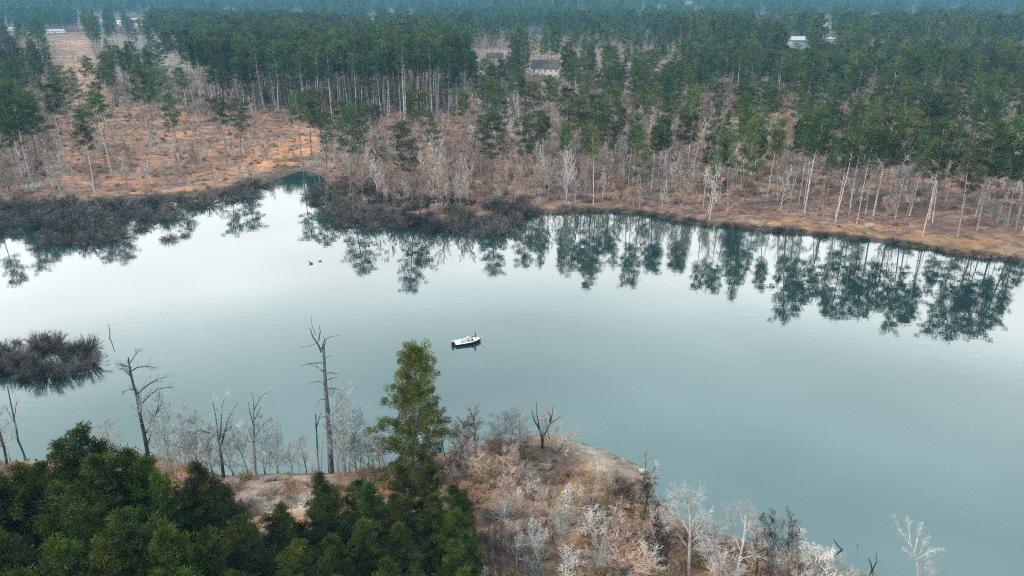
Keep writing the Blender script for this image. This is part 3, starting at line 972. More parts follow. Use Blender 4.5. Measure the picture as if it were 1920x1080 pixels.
for (u_, vb, vt_, k, lb) in NOTABLE:
    gx, gy, gz = gpx(u_, vb)
    hh = htop(gx, gy, vt_) - gz
    pr = pine_far[k]
    if k in (1, 5) and 'yellow' in lb: pass
    pr.put('pine_tree', (gx, gy, gz), random.uniform(0, 6), min(hh, 24.5), lb, 'pine tree', 'tall pines on the far bank', wide=1.12 if k in (0, 3) else 1.0, tilt=(random.uniform(-.03, .03), random.uniform(-.05, .05) + (.09 if 'lean' in lb else 0)))

sel = np.where(ok2)[0]; sel = sel[np.argsort(y[sel])]
pines = [i for i in sel if isP[i]]; bares = [i for i in sel if isB[i]]
inview = lambda i: -30 < u[i] < 1950
pv = [i for i in pines if inview(i)]; bv = [i for i in bares if inview(i)]
pI = pv[:300 - len(NOTABLE) - 46]; bI = bv[:298]
for i in pI:
    k = int(rng.integers(0, 6))
    if inS[i]: k = (1, 5, 1, 5, 5, 3)[k]
    o = pine_far[k].put('pine_tree', (x[i], y[i], z[i]), rng.uniform(0, 6.28), h[i], 'x', 'pine tree',
                    'pines ' + zone_text(u[i], v[i], y[i]), rng.uniform(.95, 1.25) * (.8 if inS[i] else 1), (rng.normal() * .025, rng.normal() * .03))
    REG.append((o, u[i], '%s %s pine %s' % (row_text(y[i]), PK[k], zone_text(u[i], v[i], y[i]))))
for i in bI:
    k = int(rng.integers(0, 6))
    sz = 'short' if h[i] < 9 else 'tall' if h[i] > 12.5 else 'middling'
    o = bare_far[k].put('bare_tree', (x[i], y[i], z[i]), rng.uniform(0, 6.28), h[i], 'x', 'bare tree',
                    'leafless trees ' + zone_text(u[i], v[i], y[i]), rng.uniform(.75, 1.05), (rng.normal() * .04, rng.normal() * .05))
    REG.append((o, u[i], '%s %s leafless tree %s %s' % (sz, BK[k], row_text(y[i]), zone_text(u[i], v[i], y[i]))))
# slender high crowned trunks close to the water, centre and right
trng = np.random.default_rng(55)
for j in range(46):
    uu_ = 1000 + 930 * (j + trng.uniform(0, 1)) / 46; vv_ = np.interp(uu_, [1000, 1300, 1920], [385, 405, 465]) - trng.uniform(2, 55)
    gx, gy, gz = gpx(uu_, vv_)
    k = (5, 1, 5, 2)[int(trng.integers(0, 4))]
    o = pine_far[k].put('pine_tree', (gx, gy, gz), trng.uniform(0, 6.28), trng.uniform(16, 22), 'x', 'pine tree', 'slender pines ' + zone_text(uu_, 400, gy), trng.uniform(.6, .8), (trng.normal() * .04, trng.normal() * .06))
    REG.append((o, uu_, 'slender %s pine near water %s' % (PK[k], zone_text(uu_, 400, gy))))
rest = [i for i in sel if i not in set(pI) | set(bI)]
rp = np.array([i for i in rest if isP[i]]); rb = np.array([i for i in rest if isB[i]])
scatter('pine_forest', x[rp], y[rp], z[rp], h[rp] / 24, rng.uniform(0, 6.28, len(rp)), np.where(inS[rp], rng.choice([1, 5, 5, 0], len(rp)), rng.integers(0, 6, len(rp))), [p.merged() for p in pine_far],
        'mass of green pines behind the trees of the far bank', 'pine forest')
scatter('bare_forest', x[rb], y[rb], z[rb], h[rb] / 14, rng.uniform(0, 6.28, len(rb)), rng.integers(0, 6, len(rb)), [p.merged() for p in bare_far],
        'mass of leafless trees deeper in the far bank wood', 'leafless forest')

# far forest to the hills
x2, y2, z2, rng2 = sample_far(11000, 470, 1250, 32)
x3, y3, z3, _ = sample_far(26000, 1250, 3600, 33)
x2 = np.concatenate([x2, x3]); y2 = np.concatenate([y2, y3]); z2 = np.concatenate([z2, z3])
u2, v2 = project(x2, y2, z2)
h2 = rng2.uniform(12, 26, len(x2)) * np.where(y2 > 1250, 1.25, 1.0)
vt2 = project(x2, y2, z2 + h2)[1]
thin = (inpoly(u2, v2, MIDOPEN) | inpoly(u2, v2, LEFTOPEN)) & (rng2.uniform(size=len(x2)) < .78)
kp = ~thin & (wob(x2, y2, .013, 5.) > -.60) & clear_of_houses(u2, vt2, v2, y2, 4) & ~inpoly(u2, v2, CLEAR) & ~inpoly(u2, v2, FIELD)
isb = (wob(x2, y2, .009, 3.) + rng2.normal(size=len(x2)) * .4 > .5) & kp
isp = kp & ~isb
a = np.where(isp)[0]; b = np.where(isb)[0]
scatter('distant_forest', x2[a], y2[a], z2[a], h2[a] / 24 * 1.3, rng2.uniform(0, 6.28, len(a)), rng2.integers(0, 4, len(a)), [p.merged() for p in pine_lod],
        'distant evergreen forest fading blue towards the hills', 'forest')
scatter('distant_bare_wood', x2[b], y2[b], z2[b], h2[b] / 14 * .75, rng2.uniform(0, 6.28, len(b)), rng2.integers(0, 6, len(b)), [p.merged() for p in bare_far],
        'patches of grey leafless wood in the distant forest', 'leafless forest')

# undergrowth on the far bank
xb, yb, zb, rb_ = sample_far(16000, 160, 400, 34)
ub, vb_ = project(xb, yb, zb)
inCb = inpoly(ub, vb_, CLEAR) | inpoly(ub, vb_, CLEAR2) | inpoly(ub, vb_, OCHRE)
kb = np.where((rb_.uniform(size=len(xb)) < np.where(inCb, .6, .75)) & ~inpoly(ub, vb_, FIELD))[0]
kb = kb[:7000]
scatter('undergrowth', xb[kb], yb[kb], zb[kb], np.where(inCb[kb], rb_.uniform(.15, .55, len(kb)), rb_.uniform(.35, 1.15, len(kb))), rb_.uniform(0, 6.28, len(kb)), rb_.integers(0, 6, len(kb)),
        [p.merged() for p in shrub_mauve + shrub_tan + shrub_grey], 'low dry reddish undergrowth covering the far bank', 'undergrowth')

# ------------------------------------------------------------------ dark marsh brush standing in the water
MARSH = [
    (np.array([(-60, 395), (120, 385), (330, 378), (440, 366), (478, 352), (470, 368), (400, 388), (345, 402), (300, 420), (255, 440), (200, 452), (115, 462), (60, 440), (-60, 440)]), 120,
     'left far shore', 'marsh shrubs along the left far shore'),
    (np.array([(575, 362), (600, 350), (640, 345), (700, 372), (800, 385), (900, 385), (985, 392), (990, 415), (940, 440), (880, 446), (830, 438), (770, 425), (690, 432), (640, 425), (625, 405), (600, 392)]), 130,
     'brush point', 'marsh shrubs on the brush point'),
]
for poly, n_, lb, gp in MARSH:
    lim = (max(poly[0][0], 0) + 470) / 2 if 'left' in lb else 780
    P_ = np.array([ground0(a_, b_) for a_, b_ in poly])
    lo, hi = P_.min(0), P_.max(0)
    pts = []
    tries = 0
    while len(pts) < n_ and tries < 20000:
        tries += 1
        q_ = RNG.uniform(lo, hi)
        if inpoly(q_[:1], q_[1:], P_)[0] and all((q_[0] - a_) ** 2 + (q_[1] - b_) ** 2 > 20 for a_, b_ in pts):
            pts.append(q_)
    for (a_, b_) in pts:
        zz = max(float(height(np.array([a_]), np.array([b_]))[0]), -.02)
        hq = RNG.uniform(1.6, 3.3); wq_ = RNG.uniform(.95, 1.25); uq = project(a_, b_, 0)[0]
        fq = ('low' if hq < 2.1 else 'middling' if hq < 2.7 else 'tall'); dq = distline(np.array([a_]), np.array([b_]), FAR)[0]
        oq = shrub_dark[int(RNG.integers(0, 4))].put('marsh_shrub', (a_, b_, zz), RNG.uniform(0, 6.28), hq, 'x', 'shrub', gp, wq_)
        REG.append((oq, uq, '%s dark marsh shrub, %s side, %s of %s' % (fq, 'bank' if dq < 5 else 'middle' if dq < 10 else 'open water', 'left half' if uq < lim else 'right half', lb)))
# mauve and orange bushes along the edge above it
for (u_, v_, hh, kind, lb) in [(640, 352, 3.4, shrub_mauve[0], 'large mauve bush at the mouth of the inlet, nearest the water'), (672, 335, 3.6, shrub_mauve[1], 'large mauve bush just behind the inlet mouth'),
                               (705, 345, 3.0, shrub_mauve[0], 'round mauve bush at left root of the brush point'), (745, 330, 3.0, shrub_mauve[1], 'round mauve bush above the brush point'),
                               (815, 345, 4.0, shrub_tan[0], 'bright tan bush above the middle of the brush point'), (855, 352, 2.6, shrub_tan[1], 'small tan bush right of the bright tan one'),
                               (320, 462, 1.5, shrub_dark[0], 'small lone dark brush clump afloat off the left shore'), (350, 455, 1.0, shrub_dark[1], 'tiniest dark brush clump off the left shore'),
                               (965, 452, 1.2, shrub_dark[2], 'dark drowned clump below the tip of the brush point')]:
    gx, gy, gz = gpx(u_, v_)
    kind.put('bush', (gx, gy, max(gz, -.02)), random.uniform(0, 6), hh, lb, 'bush', wide=1.25)
# the dark thicket standing in the lake at the left edge
isl = np.array([(-120, 650), (0, 640), (100, 640), (160, 650), (182, 666), (168, 690), (110, 712), (60, 718), (0, 705), (-120, 700)])
P_ = np.array([ground0(a_, b_) for a_, b_ in isl]); lo, hi = P_.min(0), P_.max(0)
pts = []
tries = 0
while len(pts) < 60 and tries < 9000:
    tries += 1
    q_ = RNG.uniform(lo, hi)
    if inpoly(q_[:1], q_[1:], P_)[0] and wob(q_[0], q_[1], .4, 2.) > -.45 and all((q_[0] - a_) ** 2 + (q_[1] - b_) ** 2 > 1.1 for a_, b_ in pts): pts.append(q_)
thick = [Proto('thicket_kind_%d' % i, make_shrub(340 + i, 1.7, 2.0, 90, 26, .022, .75, .5), M['twig_dark'], M['twig_dark'], 2.1, 'stems', 'twigs') for i in range(3)]
for (a_, b_) in pts:
    hq = RNG.uniform(.8, 1.5) if wob(a_, b_, .55) < 0 else RNG.uniform(1.5, 2.9); uq, vq = project(a_, b_, 0)
    oq = thick[int(RNG.integers(0, 3))].put('thicket_shrub', (a_, b_, -.02), RNG.uniform(0, 6.28), hq, 'x', 'shrub', 'shrubs of the thicket in the lake')
    REG.append((oq, uq, '%s dark shrub at %s side of left lake thicket' % ('low' if hq < 1.5 else 'tall', 'far' if vq < 668 else 'near')))

# ------------------------------------------------------------------ near shore: evergreens
ever = [Proto('evergreen_kind_%d' % i, make_evergreen(400 + i, 15, 3.3 + .25 * (i % 3), 120, 60, 6, .20, .06, crad=.34, flat=.9), M['bark_dark'], M['needle_deep'], 15) for i in range(5)]
NE = [  # u, v of the crown top, distance in metres, height in metres, label
    (45, 845, 47, 17), (130, 795, 52, 18), (100, 800, 55, 17), (200, 800, 51, 18.5), (170, 830, 46, 18), (10, 880, 50, 16), (260, 850, 47, 17), (335, 842, 46, 17),
    (300, 880, 42, 17), (380, 900, 42, 15), (60, 900, 40, 18), (150, 900, 40, 18), (230, 910, 38, 18), (310, 930, 37, 17), (20, 960, 37, 17), (100, 980, 35, 17),
    (190, 985, 34, 17), (280, 990, 33, 17), (370, 980, 35, 15), (440, 960, 37, 13.5), (60, 1050, 31, 17), (170, 1060, 30, 17), (270, 1060, 30, 16), (360, 1050, 32, 15), (450, 1040, 33, 14),
    (500, 935, 41, 10), (530, 1000, 35, 13), (610, 905, 45, 9), (620, 985, 37, 12), (680, 900, 45, 10), (690, 960, 39, 12), (750, 905, 47, 10), (760, 980, 38, 11), (820, 905, 45, 10), (850, 950, 41, 10),
    (540, 1060, 32, 13), (620, 1055, 33, 12), (700, 1040, 34, 12), (780, 1050, 34, 11), (850, 1010, 37, 10), (880, 985, 39, 9), (870, 1060, 34, 9), (-40, 870, 46, 17), (-60, 960, 38, 17), (420, 900, 46, 9), (860, 900, 47, 8), (795, 866, 52, 8), (748, 872, 52, 7.5), (30, 858, 50, 17), (215, 838, 49, 17.5), (590, 880, 48, 8), (-110, 880, 46, 17), (-130, 980, 38, 17), (-190, 930, 42, 17), (665, 890, 47, 8),
]
NEL = ['tip reaching highest', 'with blunt crown', 'with leaning top', 'with ragged crown', 'with rounded crown']
def near_place(u_, vt_, d_, h_):
    """the spot at distance d_ whose tree of the given top row has about height h_"""
    xx = (u_ - 960) / F_PX
    y_ = d_
    for _ in range(6):
        zt = htop(0, y_, vt_)
        # slide along the sight line until the top sits at ground + h_
        err = zt - (h_ + 1.6)
        y_ += err * .7
        y_ = max(y_, 18)
    zt = htop(0, y_, vt_)
    dep = y_ * CP - (zt - CAMZ) * SP
    return xx * dep, y_, zt
ne_desc = lambda u_, v_: ('left part' if u_ < 240 else 'middle part' if u_ < 480 else 'below grey snag' if u_ < 700 else 'below tall conifer')
rows = lambda v_: 'water side row' if v_ < 870 else 'second row' if v_ < 930 else 'third row' if v_ < 1000 else 'bottom row'
for i, (u_, vt_, d_, h_) in enumerate(NE):
    xx, yy, zt = near_place(u_, vt_, d_, h_)
    gz = float(height(np.array([xx]), np.array([yy]))[0]); gz = max(gz, .2)
    o = ever[i % 5].put('evergreen_tree', (xx, yy, gz), random.uniform(0, 6), (zt - gz) * .95, 'x', 'evergreen tree', 'evergreens of the near wood', random.uniform(1.0, 1.25) * (15 / max(zt - gz, 8)) ** .35, (random.uniform(-.04, .04), random.uniform(-.05, .05)))
    REG.append((o, u_, 'dark evergreen in %s, %s' % (rows(vt_), ne_desc(u_, vt_))))

# tall bright conifer
T, C = make_evergreen(77, 17.5, 4.8, 108, 115, 7, .19, .07, .08, -.06, .50, 'column', .95)
Pg = Proto('tall_conifer', (T, C), M['bark_pine'], M['needle_bright'], 17.5)
gx, gy, gz = gpx(772, 895)
Pg.put('conifer_tree', (gx, gy, gz), 1.0, htop(gx, gy, 642) - gz, 'tall bright green conifer standing alone at the water edge', 'conifer tree')

# ------------------------------------------------------------------ drawn trees: limbs given as outlines in metres at their own place
def drawn(name, u0, v0, limbs, r_base, bark, twig, label, cat='bare tree', seed=1, nt_=6, tl=1.2, tw=.03, tn=3, depth=.5, sub=2, part='branches', first=1):
    """limbs: list of (radius0, radius1, [(u, v), ...]); converted to a local frame at the foot"""
    rng = np.random.default_rng(seed)
    gx, gy, gz = gpx(u0, v0)
    slant = math.sqrt(gx * gx + gy * gy + (CAMZ - gz) ** 2)
    def loc(p, k):
        zt = htop(gx, gy, p[1]); dep = gy * CP - (zt - CAMZ) * SP
        return np.array([(p[0] - 960) / F_PX * dep - gx, k, zt - gz])
    o = thing(name, (gx, gy, gz), 0, label, cat)
    T = MB(); C = MB()
    B, D, L = [], [], []
    for li, (r0, r1, pl) in enumerate(limbs):
        k0 = 0.0; slope = rng.normal() * depth if li >= first else rng.normal() * .03
        n = len(pl)
        pts = np.array([loc(p, 0) for p in pl])
        ln = np.linalg.norm(np.diff(pts, axis=0), axis=1).sum()
        pts[:, 1] = np.linspace(0, 1, n) * slope * ln
        # refine
        m = max(4, n * 3)
        tt = np.linspace(0, n - 1, m)
        q = np.stack([np.interp(tt, np.arange(n), pts[:, c]) for c in range(3)], 1)
        q[1:-1] = (q[:-2] + 2 * q[1:-1] + q[2:]) / 4
        q += np.cumsum(rng.normal(size=q.shape) * .012 * ln / m ** .5, axis=0) * (li >= first)
        if li == 0: q[0, 2] = -.4
        T.tube(q, np.linspace(r0, r1, m), 7 if li < first else 5)
        if li >= first:
            k = int(nt_ * max(1, ln))
            for j in range(k):
                t = rng.uniform(.2, 1)
                p, d = at(q, min(t, .99))
                d2 = perp(d, rng, rng.uniform(.4, 1.0)); l2 = tl * rng.uniform(.4, 1) * (1.2 - .6 * t)
                s = curve(p, d2, l2, 3, rng, .15, .05)
                C.tube(s, [tw * .6, tw * .5, tw * .35, tw * .15], 3)
                for _ in range(tn):
                    a_, b_ = at(s, rng.uniform(.2, .99)); B.append(a_); D.append(perp(b_, rng, rng.uniform(.3, .9))); L.append(l2 * rng.uniform(.25, .6))
    link('trunk', T.mesh('trunk', bark), o)
    if B:
        B = np.array(B); D = np.array(D); L = np.array(L)
        C.tris(blades(B, D, L, tw * .6, rng))
        for _ in range(sub):
            C.tris(blades(B + D * (L * rng.uniform(.2, .9, len(L)))[:, None], unit(D + rng.normal(size=D.shape) * .5), L * .6, tw * .5, rng))
        link(part, C.mesh(part, twig), o)
    return o

# grey snag
drawn('dead_tree', 620, 884, [
    (.36, .12, [(621, 886), (618, 840), (613, 780), (608, 730), (605, 690), (603, 655)]),
    (.13, .03, [(603, 660), (598, 640), (590, 622), (588, 605)]), (.10, .02, [(603, 655), (608, 638), (618, 632), (635, 628)]),
    (.09, .02, [(597, 640), (600, 622), (597, 610)]), (.07, .02, [(606, 650), (612, 640), (610, 622)]), (.05, .01, [(592, 628), (580, 612), (577, 600)]), (.04, .01, [(596, 643), (580, 645), (566, 644)]),
    (.08, .015, [(604, 680), (590, 676), (578, 674), (568, 674)]), (.09, .015, [(606, 697), (590, 690), (575, 692), (568, 692)]), (.08, .015, [(607, 718), (595, 716), (580, 720), (572, 724)]),
    (.09, .015, [(606, 702), (618, 698), (630, 702), (640, 700)]), (.08, .015, [(608, 715), (622, 712), (632, 715)]), (.08, .012, [(610, 732), (622, 730), (640, 742)]), (.06, .01, [(604, 668), (615, 672), (622, 668)]),
    (.06, .01, [(611, 750), (600, 746), (596, 760)]), (.05, .01, [(614, 782), (604, 778), (600, 782)])],
    .36, M['bark_snag'], M['bark_snag'], 'tall grey dead snag with short bare branches beside the water', 'dead tree', 3, 1.2, .5, .025, 1, .5, 0, 'twigs', 1)
# small leaning dead stem by the snag
drawn('dead_sapling', 597, 880, [(.10, .05, [(598, 882), (595, 840), (594, 800), (592, 775)]), (.06, .02, [(594, 800), (600, 780), (606, 768)]), (.04, .01, [(595, 820), (590, 800), (592, 785)])],
      .1, M['bark_dark'], M['bark_dark'], 'thin crooked dead sapling left of the tall snag', 'dead tree', 4, 2, .5, .02, 1, .3, 0)
# dark umbrella tree at left
drawn('dark_bare_tree', 276, 858, [
    (.24, .07, [(279, 862), (272, 820), (264, 780), (258, 740), (250, 715), (246, 690), (243, 668)]),
    (.12, .02, [(264, 775), (256, 755), (240, 745), (220, 752), (200, 765)]), (.10, .02, [(258, 738), (270, 728), (285, 720), (303, 718)]), (.10, .02, [(262, 760), (276, 745), (290, 738), (312, 742)]),
    (.08, .02, [(250, 715), (236, 706), (220, 700), (207, 706)]), (.07, .015, [(248, 705), (232, 692), (216, 690)]), (.08, .02, [(246, 695), (258, 688), (275, 686), (290, 690)]), (.07, .01, [(246, 690), (234, 680), (226, 674)]),
    (.06, .01, [(244, 680), (250, 668), (256, 660)]), (.09, .02, [(275, 840), (281, 800), (286, 770), (283, 750)]), (.08, .02, [(270, 820), (282, 790), (292, 775), (296, 755)])],
    .2, M['bark_dark'], M['bark_dark'], 'dark bare tree with umbrella like limbs above the left evergreens', 'bare tree', 5, 4, 1.3, .03, 3, .5)
drawn('pale_fork_tree', 418, 895, [
    (.20, .12, [(420, 900), (416, 870), (412, 842)]), (.12, .02, [(412, 845), (400, 815), (388, 790), (376, 775)]), (.11, .02, [(412, 845), (418, 815), (424, 790), (436, 772)]), (.09, .02, [(411, 838), (410, 800), (408, 770), (414, 755)]),
    (.07, .01, [(398, 812), (380, 806), (366, 802)]), (.07, .01, [(420, 812), (434, 800), (448, 796)])],
    .2, M['bark_dark'], M['twig_pale'], 'forked leafless tree with pale frosty twigs on the left shore', 'bare tree', 6, 8, 1.5, .03, 4, .5)
drawn('slim_pale_tree', 478, 884, [
    (.12, .04, [(480, 888), (477, 840), (476, 790), (476, 765)]), (.07, .015, [(476, 800), (466, 780), (458, 762)]), (.07, .015, [(476, 790), (486, 770), (494, 756)]), (.06, .01, [(476, 768), (474, 752), (468, 742)]), (.06, .01, [(476, 770), (484, 752), (500, 748)]),
    (.05, .01, [(477, 820), (490, 800), (504, 795)]), (.05, .01, [(477, 835), (462, 815), (454, 805)])],
    .12, M['bark_dark'], M['twig_pale'], 'slim tree with round white twiggy top between fork tree and snag', 'bare tree', 7, 9, 1.1, .025, 4, .5)
drawn('dark_fork_tree', 1018, 838, [
    (.26, .18, [(1018, 845), (1017, 820)]), (.15, .03, [(1017, 822), (1010, 800), (1002, 785), (996, 762)]), (.13, .03, [(1017, 822), (1026, 800), (1032, 785), (1036, 755)]), (.09, .02, [(1012, 805), (1008, 785), (1006, 760)]),
    (.08, .02, [(1028, 796), (1040, 790), (1052, 780)]), (.08, .02, [(1030, 790), (1032, 770), (1026, 752)])],
    .2, M['bark_dark'], M['twig_rust'], 'dark stubby forked tree with reddish upright shoots on the near point', 'bare tree', 8, 4, .9, .025, 3, .4)
drawn('feather_tree', 1292, 1080, [
    (.17, .05, [(1290, 1100), (1292, 1040), (1294, 990), (1292, 950), (1288, 920), (1284, 902)]), (.08, .015, [(1293, 1010), (1310, 985), (1325, 955)]), (.08, .015, [(1293, 1000), (1275, 970), (1262, 945)]), (.07, .015, [(1293, 980), (1308, 955), (1320, 935)]),
    (.07, .015, [(1293, 975), (1278, 945), (1270, 920)]), (.06, .01, [(1292, 955), (1300, 930), (1308, 915)]), (.06, .01, [(1290, 945), (1280, 920), (1278, 905)]), (.07, .015, [(1292, 1035), (1310, 1020), (1336, 1015)]), (.06, .01, [(1292, 1030), (1272, 1005), (1258, 985)]),
    (.07, .015, [(1293, 1020), (1312, 1000), (1328, 985)])],
    .15, M['bark_pale'], M['twig_pale'], 'white feathery leafless tree rising over the near shore, right of the beach', 'bare tree', 9, 10, 1.5, .03, 5, .35)
drawn('bent_pale_tree', 1382, 1090, [
    (.15, .06, [(1376, 1100), (1384, 1060), (1392, 1020), (1396, 985), (1396, 960)]), (.08, .02, [(1392, 1015), (1404, 990), (1414, 970)]), (.08, .02, [(1388, 1030), (1375, 1000), (1368, 975)]), (.07, .02, [(1395, 985), (1388, 962), (1384, 948)]), (.06, .02, [(1396, 970), (1406, 952)]), (.06, .02, [(1385, 1050), (1404, 1035), (1420, 1030)])],
    .15, M['bark_pale'], M['twig_grey'], 'bent pale trunked leafless tree, next right of the feathery one', 'bare tree', 10, 11, 1.4, .03, 5, .45)
drawn('pale_tree', 1722, 1095, [
    (.10, .04, [(1726, 1110), (1720, 1060), (1712, 1030), (1704, 1010)]), (.07, .015, [(1712, 1030), (1700, 1010), (1690, 988)]), (.07, .015, [(1714, 1035), (1730, 1010), (1742, 1000)]), (.07, .015, [(1718, 1050), (1740, 1030), (1762, 1022)]),
    (.05, .01, [(1706, 1015), (1712, 998), (1716, 990)]), (.05, .01, [(1716, 1045), (1704, 1035), (1694, 1030)]), (.05, .01, [(1724, 1040), (1736, 1025), (1748, 1015)]), (.05, .01, [(1722, 1065), (1740, 1055), (1758, 1048)])],
    .1, M['bark_pale'], M['twig_pale'], 'small white twiggy tree alone in the lake at lower right', 'bare tree', 11, 12, .8, .024, 5, .5)
drawn('leaning_tree', 36, 838, [(.14, .05, [(37, 860), (32, 810), (22, 765), (14, 725)]), (.05, .01, [(26, 785), (34, 760), (40, 740)]), (.05, .01, [(30, 800), (16, 775), (8, 760)])],
      .1, M['bark_dark'], M['twig_pale'], 'thin dark leaning trunk with pale twigs near the left edge', 'bare tree', 12, 7, 1.2, .025, 4, .4)
drawn('leaning_tree', 14, 880, [(.18, .10, [(16, 900), (8, 850), (-6, 810)]), (.06, .02, [(8, 850), (18, 820), (22, 800)])],
      .1, M['bark_dark'], M['bark_dark'], 'dark leaning trunk cut by the left edge of the view', 'bare tree', 13, 3, .9, .025, 2, .4)
drawn('dead_tree', 208, 652, [(.10, .04, [(208, 656), (205, 640), (206, 625), (203, 608)]), (.05, .02, [(206, 642), (198, 634), (194, 645)])], .1, M['bark_dark'], M['bark_dark'],
      'thin dark dead stem rising from the lake by the thicket', 'dead tree', 14, 2, .4, .02, 1, .2, 0)
drawn('drowned_branch', 1592, 1042, [(.10, .04, [(1592, 1048), (1584, 1035), (1570, 1022), (1562, 1010)]), (.07, .02, [(1590, 1045), (1606, 1040), (1612, 1028)])], .1, M['bark_dark'], M['bark_dark'],
      'dark drowned branch poking from the water at lower right', 'dead branch', 15, 6, .9, .025, 3, .4)
drawn('drowned_fork', 1636, 1075, [(.10, .04, [(1636, 1084), (1634, 1060), (1628, 1046)]), (.06, .02, [(1636, 1070), (1646, 1058), (1648, 1044)])], .1, M['bark_dark'], M['bark_dark'],
      'small dark forked stem in the shallows at the lower right', 'dead branch', 16, 5, .7, .02, 2, .4)

# ------------------------------------------------------------------ near point: leafless thicket
nb = []
kinds = {}
for key, mt, mc, a_ in (('grey', 'bark_pine', 'twig_grey', 1), ('pale', 'bark_pale', 'twig_pale', 2), ('tan', 'bark_pine', 'twig_tan', 3), ('pink', 'bark_dark', 'twig_pink', 4), ('dark', 'bark_dark', 'twig_dark', 5), ('rust', 'bark_dark', 'twig_rust', 6)):
    kinds[key] = [Proto('near_%s_%d' % (key, k), make_bare(500 + a_ * 10 + k, 8, 15, 8, 7, 4, .6, .028, .12, .42, .07, forks=1 + k % 3), M[mt], M[mc], 8, cn='branches') for k in range(2)]
NB = [   # u, v foot, v top, kind, label
    (320, 876, 690, 'pale', 'tall misty pale leafless tree right of the dark umbrella tree'),
    (345, 872, 745, 'pale', 'shorter pale leafless tree beside the misty tall one'),
    (300, 862, 700, 'pale', 'pale leafless tree just behind the dark umbrella tree'),
    (368, 876, 752, 'pale', 'pale leafless tree left of the forked tree'), (398, 884, 770, 'pale', 'misty pale tree behind the forked tree'), (440, 890, 775, 'pale', 'pale leafless tree between forked and slim trees'),
    (465, 888, 748, 'pale', 'white leafless tree wrapped round the slim tree'), (495, 886, 762, 'pale', 'white leafless tree just right of the slim tree'), (575, 884, 805, 'grey', 'small grey tree between low bush trees and snag'),
    (632, 884, 720, 'pale', 'whitish leafless tree hugging the right of the snag'), (655, 882, 745, 'pale', 'whitish leafless tree second right of the snag'), (20, 862, 735, 'pale', 'misty pale tree beside the left edge leaning trunk'), (215, 862, 770, 'grey', 'grey leafless tree left of the dark umbrella tree'),
    (520, 885, 815, 'pale', 'low pale leafless bush tree left of the snag'),
    (548, 884, 822, 'grey', 'low grey leafless bush tree close left of the snag'),
    (648, 884, 700, 'pale', 'ghostly pale leafless tree close behind the snag'),
    (668, 882, 800, 'grey', 'small grey leafless tree between snag and tall conifer'),
    (690, 880, 785, 'pale', 'pale leafless tree next left of the tall conifer'),
    (712, 878, 800, 'grey', 'grey leafless tree touching left side of tall conifer'),
    (838, 865, 770, 'grey', 'grey leafless tree just right of the tall conifer'),
    (862, 872, 800, 'tan', 'tan leafless tree by the green wood edge'),
    (893, 858, 768, 'rust', 'domed reddish tipped leafless tree on the near point'),
    (930, 852, 745, 'pale', 'tall pale leafless tree on left of the near point'),
    (952, 848, 738, 'pale', 'tallest pale leafless tree on the near point'),
    (975, 850, 755, 'grey', 'grey leafless tree left of the dark forked tree'),
    (1040, 850, 765, 'pink', 'faint pinkish leafless tree behind the dark forked tree'),
    (880, 905, 810, 'grey', 'grey leafless tree at upper left of the point thicket'),
    (915, 920, 830, 'tan', 'orange tan leafless tree at left of the point thicket'),
    (950, 915, 835, 'tan', 'tan leafless tree below the tallest pale tree'),
    (985, 905, 840, 'grey', 'grey tree below the dark dug bank'),
    (935, 980, 865, 'tan', 'broad tan leafless tree on dark trunk, left middle of thicket'),
    (975, 1010, 900, 'grey', 'grey brown leafless tree with dark trunk mid thicket'),
    (1010, 1060, 950, 'pale', 'white branched tangle low on the left of the thicket'),
    (1060, 1000, 880, 'tan', 'tan leafless tree in the centre of the point thicket'),
    (1055, 1040, 920, 'pale', 'fan shaped pale tree in the centre of the thicket'),
    (1105, 950, 865, 'pink', 'pinkish leafless tree behind the centre of thicket'),
    (1140, 945, 868, 'pink', 'bright pinkish leafless tree below the sandy beach'),
    (1165, 965, 885, 'dark', 'dark leafless shrub tree below the sandy beach'),
    (1205, 975, 885, 'dark', 'dark jagged leafless tree at the beach end'),
    (1110, 1020, 910, 'grey', 'grey leafless tree right of the fan shaped one'),
    (1160, 1020, 920, 'tan', 'cream tan domed leafless tree right of centre'),
    (1195, 1040, 930, 'pink', 'cream pink domed leafless tree near thicket right'),
    (1235, 1030, 935, 'grey', 'grey leafless tree left of the white feathery tree'),
    (1250, 1070, 960, 'dark', 'dark leafless tree at foot of the feathery tree'),
    (1330, 1060, 960, 'grey', 'grey leafless tree between feathery and bent trees'),
    (1345, 1100, 985, 'grey', 'low grey leafless tree between feathery and bent trees'),
    (1420, 1080, 955, 'pink', 'pinkish leafless tree right of the bent tree'),
    (1445, 1085, 962, 'dark', 'dark leafless tree on the right of the near shore'),
    (1480, 1080, 950, 'dark', 'dark purplish tree, last tall one on the near shore'),
    (1495, 1100, 990, 'grey', 'grey leafless tree at the right end of the near shore'),
    (1530, 1105, 1015, 'pale', 'white leafless tree on the right end of the near shore'),
    (1555, 1110, 1030, 'pale', 'low white leafless tree in the shallows at the right end'),
    (1515, 1110, 1020, 'pale', 'white low tree at the bottom, right of the purplish tree'),
    (1740, 1100, 1045, 'pale', 'low whitish twigs around the lone white lake tree'),
    (1110, 1090, 985, 'grey', 'grey leafless tree at the bottom centre of the thicket'),
    (1160, 1095, 985, 'tan', 'tan leafless tree at the bottom of the thicket'),
    (1210, 1100, 1000, 'grey', 'grey low tree at bottom left of the feathery tree'),
    (940, 1090, 990, 'dark', 'dark leafless tree at bottom left beside the green wood'),
    (1060, 1110, 1010, 'grey', 'grey low tree at the bottom, below the fan shaped one'),
    (275, 1100, 1020, 'pale', 'small pale dead tree in a gap of the dark wood, bottom left'),
]
